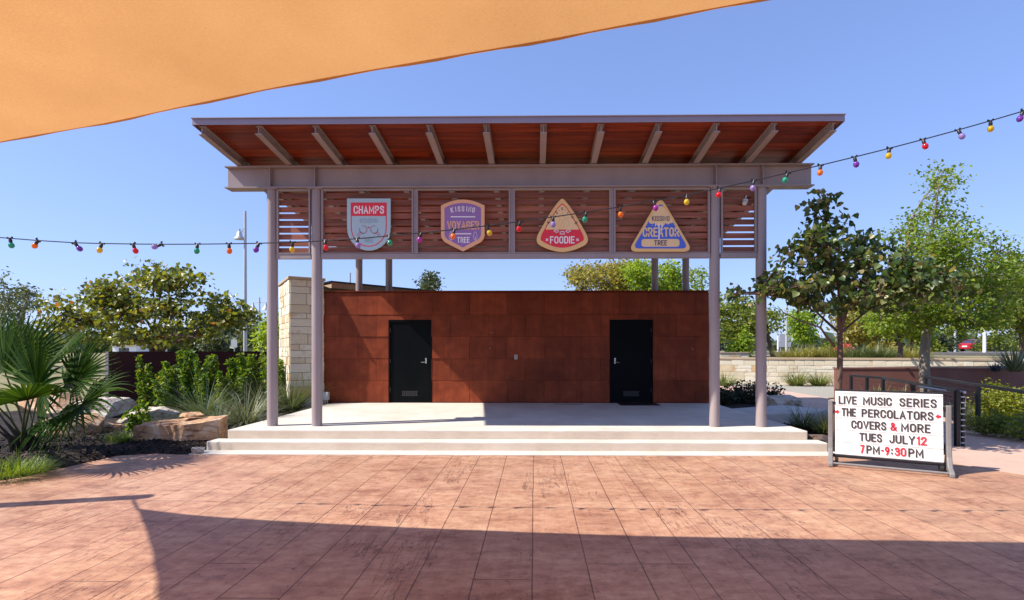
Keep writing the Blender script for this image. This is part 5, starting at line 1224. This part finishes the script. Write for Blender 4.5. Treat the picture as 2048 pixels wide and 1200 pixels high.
tree('elm_tree', 'airy yellow-green tree with upswept twigs at the right, mottled trunk', gp(1857, 15.7, 0), P(1861, 615, 15.7),
     [(1885, 475, 95, 75, .55), (1890, 380, 40, 55, .3), (1955, 520, 85, 70, .6), (1860, 590, 130, 60, 1.1), (1790, 625, 80, 45, 1), (1820, 500, 60, 60, .35), (1930, 610, 110, 50, 1), (1780, 400, 40, 30, .1), (2020, 560, 50, 50, .5)],
     15.7, 2.3, L['elm'], M['bark2'], .10, 560, 34, 103, tr=.14, rc=.31, limbs=11)
GT = 'trees in the park beyond the walls'
tree('oak_tree', 'dense green tree at the right picture edge behind the car', gp(2052, 27, 1.2), P(2045, 650, 27),
     [(2000, 610, 62, 50, 1), (2030, 560, 55, 50, 1), (1985, 645, 52, 28, .9), (2070, 620, 60, 60, 1)], 27, 3, L['oak'], M['bark'], .2, 190, 34, 104, group=GT, tr=.2, rc=.5)
tree('oak_tree', 'bright green street tree with slim trunk left of the mottled trunk', gp(1799, 25, 1.2), P(1798, 668, 25),
     [(1795, 630, 60, 45, 1), (1770, 645, 45, 30, .8), (1830, 640, 45, 32, .8)], 25, 1.8, L['bright'], M['bark'], .16, 130, 36, 105, group=GT, tr=.11, rc=.38)
tree('oak_tree', 'slim second street tree just behind the bright one', gp(1827, 32, 1.25), P(1826, 672, 32),
     [(1828, 645, 40, 30, 1), (1850, 655, 30, 22, .8)], 32, 1.6, L['elm'], M['bark'], .18, 70, 34, 114, group=GT, tr=.1, rc=.42)
tree('crape_myrtle', 'rounded olive-green tree with rusty blooms low behind the forked trunk', gp(1722, 34, 1.2), P(1722, 690, 34),
     [(1722, 640, 52, 42, 1), (1700, 665, 40, 22, .8), (1750, 660, 38, 25, .8)], 34, 2, L['olive'], M['bark'], .2, 120, 32, 106, group=GT, tr=.1, trunks=3, rc=.45)
tree('oak_tree', 'small round green tree between the last column and the forked trunk', gp(1608, 48, 1.3), P(1608, 680, 48),
     [(1607, 648, 32, 36, 1), (1607, 675, 30, 14, .7)], 48, 1.8, L['bright'], M['bark'], .24, 90, 32, 107, group=GT, tr=.12, rc=.5)
tree('oak_tree', 'grey-green tree with leaning trunk between the two right columns', gp(1548, 33, 1.2), P(1532, 655, 33),
     [(1480, 632, 62, 36, 1), (1535, 640, 32, 26, .8), (1460, 610, 35, 25, .7), (1470, 660, 50, 22, .7)], 33, 2.4, L['oak'], M['bark'], .2, 140, 32, 108, group=GT, tr=.14, rc=.48)
tree('oak_tree', 'tall olive tree above the rust wall, left of the rear columns', gp(1215, 32, 1.0), P(1215, 640, 32),
     [(1205, 560, 62, 42, 1), (1240, 560, 45, 42, 1), (1165, 545, 34, 26, .7), (1215, 610, 55, 30, .6)], 32, 2.6, L['olive'], M['bark'], .17, 210, 36, 109, group=GT, tr=.2, rc=.46)
tree('oak_tree', 'bright green tree above the rust wall, behind the right rear columns', gp(1312, 29, 1.0), P(1312, 640, 29),
     [(1305, 558, 55, 42, 1), (1345, 570, 38, 34, 1), (1300, 610, 60, 30, .6), (1280, 545, 35, 28, .8)], 29, 2.4, L['bright'], M['bark'], .16, 210, 36, 110, group=GT, tr=.2, rc=.42)
tree('elm_tree', 'sparse thin-twigged tree between the rear and front right columns', gp(1400, 36, 1.0), P(1398, 640, 36),
     [(1392, 565, 24, 34, 1), (1380, 600, 26, 20, .7)], 36, 1.4, L['elm'], M['bark'], .2, 36, 16, 111, group=GT, tr=.1, rc=.5)
tree('elm_tree', 'small lone treetop above the middle of the rust wall', gp(862, 36, 1.0), P(862, 620, 36),
     [(862, 572, 20, 20, 1), (860, 556, 9, 12, .6)], 36, 1.0, L['dull'], M['bark'], .2, 34, 26, 112, group=GT, tr=.09, rc=.36)
tree('mesquite_tree', 'thin open tree with bare trunk at the far left behind the palm', gp(42, 32, 1.0), P(44, 640, 32),
     [(45, 600, 34, 30, 1), (55, 580, 20, 14, .6), (8, 610, 30, 30, .9), (20, 640, 30, 14, .5)], 32, 1.6, L['dull'], M['bark2'], .16, 70, 24, 113, group=GT, tr=.12, rc=.38)
tree('mesquite_tree', 'wispy bare-topped tree cut by the left picture edge', gp(-12, 36, 1.0), P(-12, 640, 36),
     [(-5, 580, 22, 40, 1), (-10, 640, 40, 40, .9)], 36, 1.6, L['dull'], M['bark2'], .2, 46, 14, 115, group=GT, tr=.12, rc=.6)
tree('oak_tree', 'dark rounded small tree far beyond the left wall by the sign panel', gp(432, 55, 1.1), P(432, 695, 55),
     [(432, 688, 26, 16, 1), (418, 694, 20, 10, .7)], 55, 1.4, L['dull'], M['bark'], .26, 70, 30, 116, group=GT, tr=.1, rc=.5)
tree('oak_tree', 'green tree partly hidden behind the first column and pillar', gp(548, 30, 1.0), P(548, 690, 30),
     [(548, 655, 22, 34, 1), (530, 672, 16, 26, .8)], 30, 1.2, L['bright'], M['bark'], .18, 70, 30, 117, group=GT, tr=.1, rc=.42)
tree('oak_tree', 'small distant tree left of the red car', gp(1906, 62, 1.4), P(1906, 690, 62),
     [(1906, 668, 20, 16, 1)], 62, 1.4, L['oak'], M['bark'], .26, 50, 30, 118, group=GT, tr=.1, rc=.55)
GBU = 'park shrubs beyond the walls'
for i, (px, d, rpx, hpx, mk, lb_) in enumerate(((1482, 29, 32, 46, 'bright', 'bright green rounded shrub above the limestone wall by the third column'), (1660, 44, 26, 24, 'oak', 'low green shrub left of the forked trunk, far back'), (1845, 45, 34, 40, 'oak', 'rounded shrub far back behind the mottled trunk'), (1880, 50, 30, 36, 'dull', 'grey-green shrub left of the distant white pole'),
        (1770, 40, 26, 26, 'olive', 'olive shrub behind the bright street tree trunk'), (380, 24, 36, 20, 'bright', 'bright green shrub showing over the left wall top'), (345, 26, 24, 14, 'olive', 'yellowish shrub over the left wall beside the tree trunk'), (452, 24, 22, 9, 'flower', 'orange-red flowering shrub showing over the left wall top'), (486, 26, 14, 8, 'flower', 'smaller pink-red flowering shrub over the left wall'), (525, 24, 22, 14, 'bright', 'green shrub over the wall next to the first column'),
        (1690, 31, 22, 16, 'flower', 'rust-flowering shrub left of the grassy slope'), (1990, 60, 40, 40, 'oak', 'dark shrub mass behind the red car'), (1642, 60, 40, 22, 'dull', 'pale distant shrub left of the forked trunk base'))):
    z = gz(X(px, d), d)
    bush('park_shrub', lb_, (X(px, d), d, z), rpx*d/F, rpx*d/F*.8, hpx*d/F+max(0, 1.68-z)*.6, 1500, L[mk], .16 if d < 35 else .26, 120+i, group=GBU)
GG = 'ornamental grasses on the far slope'
for i, (px, d, h, lb_) in enumerate(((1590, 30, 1.0, 'straw-green grass clump on the slope, nearest the last column'), (1632, 31, 1.0, 'straw-green grass clump left of the forked trunk'), (1662, 30, .9, 'straw-green grass clump against the forked trunk'), (1712, 29, 1.0, 'spiky green clump right of the forked trunk'), (1745, 29, 1.0, 'spiky green clump with rusty shrub behind'), (1772, 31, 1.0, 'straw-green grass clump left of the street tree trunk'), (1786, 36, 1.1, 'straw-green grass clump at the street tree foot'), (1820, 30, .8, 'straw-green grass clump right of the street tree trunk'))):
    z = gz(X(px, d), d); clump('slope_grass', lb_, 'grass clump', (X(px, d), d, z), 1.4, h, 420, L['yucca'] if 'spiky' in lb_ else L['strawgrass'], .035, (.1, 1.0), (.2, 1.0), 140+i, GG, .7)
# far woods on the horizon
q = np.random.default_rng(5); NW = 42000; ang = q.uniform(-1.1, 1.1, NW); dist = q.uniform(150, 330, NW); hh = 1.4+q.random(NW)**1.3*(2.2+2.2*np.sin(ang*9)+1.6*np.sin(ang*23+1)+2)
pos = np.stack([np.sin(ang)*dist, np.cos(ang)*dist, hh], 1); o = link('distant_woods', leaves_mesh('distant_woods', pos, 3.0, OVAL, .3, 0, .2, None, 9), L['dull']); tag(o, kind='stuff')

# ================================================================== POLES AND LAMPS
def lamp_arm(mb, sh, top, sgn, rch, s):
    mb.tube([top, top+Vector((sgn*rch*.35, 0, s*.9)), top+Vector((sgn*rch, 0, s*.25)), top+Vector((sgn*rch, 0, -.1*s))], .022*s, 8)
    sh.lathe(top+Vector((sgn*rch, 0, -.62*s)), [(.29*s, 0), (.26*s, .06*s), (.15*s, .16*s), (.13*s, .36*s), (.06*s, .42*s), (.05*s, .55*s)], 18)
d = 24.; T = thing('street_lamp', 'tall grey pole with one bell-shaped lamp behind the left tree', 'street lamp', gp(490, d, .9))
x = X(490.5, d); mb = MB(); mb.tube([(x, d, .8), (x, d, Z(420, d))], [.085, .055], 14); mb.build('pole', M['galv'], T, smooth=True)
mb = MB(); sh = MB(); at_ = Vector((x, d, Z(448, d))); hx = X(479, d)-x
mb.tube([at_, at_+Vector((hx*.45, 0, -.25)), at_+Vector((hx*.9, 0, -.38))], .018, 6); mb.tube([Vector((x, d, Z(470, d))), Vector((x+hx*.6, d, Z(458, d)))], .014, 6); mb.build('arm', M['galv'], T)
sh.lathe((x+hx, d, Z(477, d)), [(.235, 0), (.225, .05), (.13, .14), (.11, .30), (.05, .36), (.045, .48)], 18); sh.build('lamp_shade', M['galv'], T, smooth=True)
d = 52.; T = thing('street_lamp', 'distant pole with two bell lamps on a crossarm, left of the first column', 'street lamp', gp(519, d, 1)); x = X(519, d)
mb = MB(); mb.tube([(x, d, .9), (x, d, Z(594, d))], .075, 10); mb.build('pole', M['galv'], T, smooth=True)
mb = MB(); zc = Z(604, d); hw = 13*d/F; mb.tube([(x-hw, d, zc), (x+hw, d, zc)], .04, 8); mb.build('arm', M['galv'], T)
for s in (-1, 1):
    sh = MB(); sh.lathe((x+s*hw, d, zc-.75), [(.38, 0), (.34, .1), (.18, .3), (.1, .5), (.05, .74)], 14); sh.build('lamp_shade', M['galv'], T, smooth=True)
for px, d, top, r_, m, lb_ in ((1573, 40, 612, .09, 'galv', 'slim grey lamp pole seen right of the last column'), (1765, 46, 668, .09, 'galv', 'thin white pole behind the street trees, left of the mottled trunk'), (1910, 55, 660, .12, 'galv', 'short white pole left of the red car'), (1969, 44, 640, .13, 'white', 'thick white pole in front of the red car'), (700, 40, 545, .09, 'galv', 'short grey pole end above the rear wing'), (1556, 55, 672, .1, 'white', 'white post beside the distant grey panel')):
    T = thing('lamp_pole', lb_, 'pole', gp(px, d, 1.0)); x = X(px, d); mb = MB(); mb.tube([(x, d, .9), (x, d, Z(top, d))], [r_, r_*.8], 12); mb.build('pole', M[m], T, smooth=True)
    mb = MB(); mb.lathe((x, d, .95), [(r_*2.0, 0), (r_*2.0, .5), (r_*1.1, .54)], 12); mb.build('base', M['galv'], T)
# sign panels far back
T = thing('roadside_sign', 'small square sign back on posts over the left wall', 'sign', gp(467, 40, 1)); d = 40.
mb = MB(); mb.box(X(462, d), X(474, d), d, d+.03, Z(694, d), Z(679, d)); mb.build('panel', M['galv'], T)
mb = MB(); mb.tube([(X(468, d), d+.06, 1), (X(468, d), d+.06, Z(681, d))], .03, 8); mb.build('post', M['galv'], T)
T = thing('roadside_sign', 'grey rectangular panel on posts right of the last column', 'sign', gp(1565, 56, 1.4)); d = 56.
mb = MB(); mb.box(X(1559, d), X(1582, d), d, d+.05, Z(694, d), Z(668, d)); mb.build('panel', M['galv'], T)
mb = MB(); mb.tube([(X(1562, d), d+.08, 1.2), (X(1562, d), d+.08, Z(670, d))], .05, 8); mb.tube([(X(1579, d), d+.08, 1.2), (X(1579, d), d+.08, Z(670, d))], .05, 8); mb.build('post', M['galv'], T)
# pale building far left
T = thing('pale_building', 'low white flat-roofed building far behind the left tree', 'building', gp(265, 70, 1)); d = 70.
mb = MB(); mb.box(X(225, d), X(272, d), d, d+6, .9, Z(692, d)); mb.build('wall', M['white'], T)
mb = MB(); mb.box(X(224, d), X(273, d), d-.2, d+6.2, Z(692, d)+.01, Z(690, d)); mb.build('roof', M['cap'], T)
mb = MB(); mb.box(X(238, d), X(258, d), d-.03, d-.002, 1.3, Z(696, d)); mb.build('window', M['glass'], T)

# ================================================================== RED CAR
def car(label, loc, yaw, name='parked_car'):
    T = thing(name, label, 'car', loc); Mx = Matrix.Translation(Vector(loc)) @ Matrix.Rotation(yaw, 4, 'Z')
    def put(mb): mb.v = [tuple(Mx @ Vector(v)) for v in mb.v]
    secs = [(-2.3, .35, .62, .70), (-2.25, .30, .95, .82), (-1.75, .26, 1.04, .88), (-1.0, .22, .98, .9), (0, .22, .95, .91), (1.0, .22, .95, .9), (1.8, .24, .86, .87), (2.2, .30, .70, .78), (2.32, .36, .60, .66)]
    mb = MB(); N = 10
    for x, zb, zt_, hw in secs:
        for (yy, zz) in ((-hw*.92, zb), (-hw, zb+.15), (-hw, (zb+zt_)/2), (-hw*.95, zt_-.06), (-hw*.82, zt_), (hw*.82, zt_), (hw*.95, zt_-.06), (hw, (zb+zt_)/2), (hw, zb+.15), (hw*.92, zb)): mb.v.append((x, yy, zz))
    for i in range(len(secs)-1):
        for k in range(N): mb.f.append((i*N+k, i*N+(k+1) % N, (i+1)*N+(k+1) % N, (i+1)*N+k))
    mb.f += [tuple(range(N)), tuple(reversed(range((len(secs)-1)*N, len(secs)*N)))]
    put(mb); body = mb.build('body', M['carred'], T, smooth=True)
    mb = MB(); sec2 = [(-1.75, 1.0, 1.02, .78, .76), (-1.0, .97, 1.40, .8, .60), (-.2, .95, 1.47, .8, .60), (.5, .94, 1.42, .8, .6), (1.25, .90, .95, .8, .74)]
    for x, zb, zt_, w1, w2 in sec2:
        for yy, zz in ((-w1, zb), (-w2, zt_), (w2, zt_), (w1, zb)): mb.v.append((x, yy, zz))
    for i in range(4):
        for k in range(4): mb.f.append((i*4+k, i*4+(k+1) % 4, (i+1)*4+(k+1) % 4, (i+1)*4+k))
    mb.f += [(0, 1, 2, 3), (19, 18, 17, 16)]; put(mb); mb.build('window', M['glass'], T, smooth=True)
    mb = MB(); mb.add([(-1.05, -.6, 1.405), (-1.05, .6, 1.405), (-.2, .6, 1.475), (-.2, -.6, 1.475), (.55, .6, 1.42), (.55, -.6, 1.42)], [(0, 1, 2, 3), (3, 2, 4, 5)])
    for s in (-1, 1):
        for x0, z0, x1, z1 in ((-1.72, 1.03, -1.02, 1.40), (-.15, .96, -.15, 1.46), (1.2, .95, .52, 1.42)):
            mb.tube([(x0, s*.80, z0), (x1, s*.61, z1)], .035, 6)
    put(mb); mb.build('roof', M['carred'], T)
    for x in (-1.4, 1.42):
        for s in (-1, 1):
            mb = MB(); mb.tube([(x, s*.68, .33), (x, s*.90, .33)], .33, 20); put(mb); w_ = mb.build('wheel', M['tyre'], T)
            mb = MB(); mb.tube([(x, s*.86, .33), (x, s*.912, .33)], .21, 16); put(mb); mb.build('rim', M['chrome'], w_)
    for s in (-1, 1):
        mb = MB(); mb.obox(Vector((-2.27, s*.6, .80)), Vector((1,0,0)), Vector((0,1,0)), Vector((0,0,1)), .05, .2, .07); put(mb); mb.build('tail_light', M['lamp_red'], T)
        mb = MB(); mb.obox(Vector((2.2, s*.58, .62)), Vector((1,0,0)), Vector((0,1,0)), Vector((0,0,1)), .06, .17, .06); put(mb); mb.build('headlight', M['white'], T)
    mb = MB(); mb.obox(Vector((-2.31, 0, .62)), Vector((1,0,0)), Vector((0,1,0)), Vector((0,0,1)), .02, .26, .07); put(mb); mb.build('number_plate', M['white'], T)
    return T
d = 66.; car('red sedan on the far road at the right, seen from behind', (X(1953, d), d, 1.505), R(22))
T = thing('kerb_block', 'red painted kerb far back behind the mottled trunk', 'kerb', gp(1845, 46, 1.4)); d = 46.
mb = MB(); mb.box(X(1832, d), X(1868, d), d, d+.3, 1.2, Z(705, d)); mb.build('kerb', flat('kerb_red', (190, 60, 55)), T, bevel=.03)
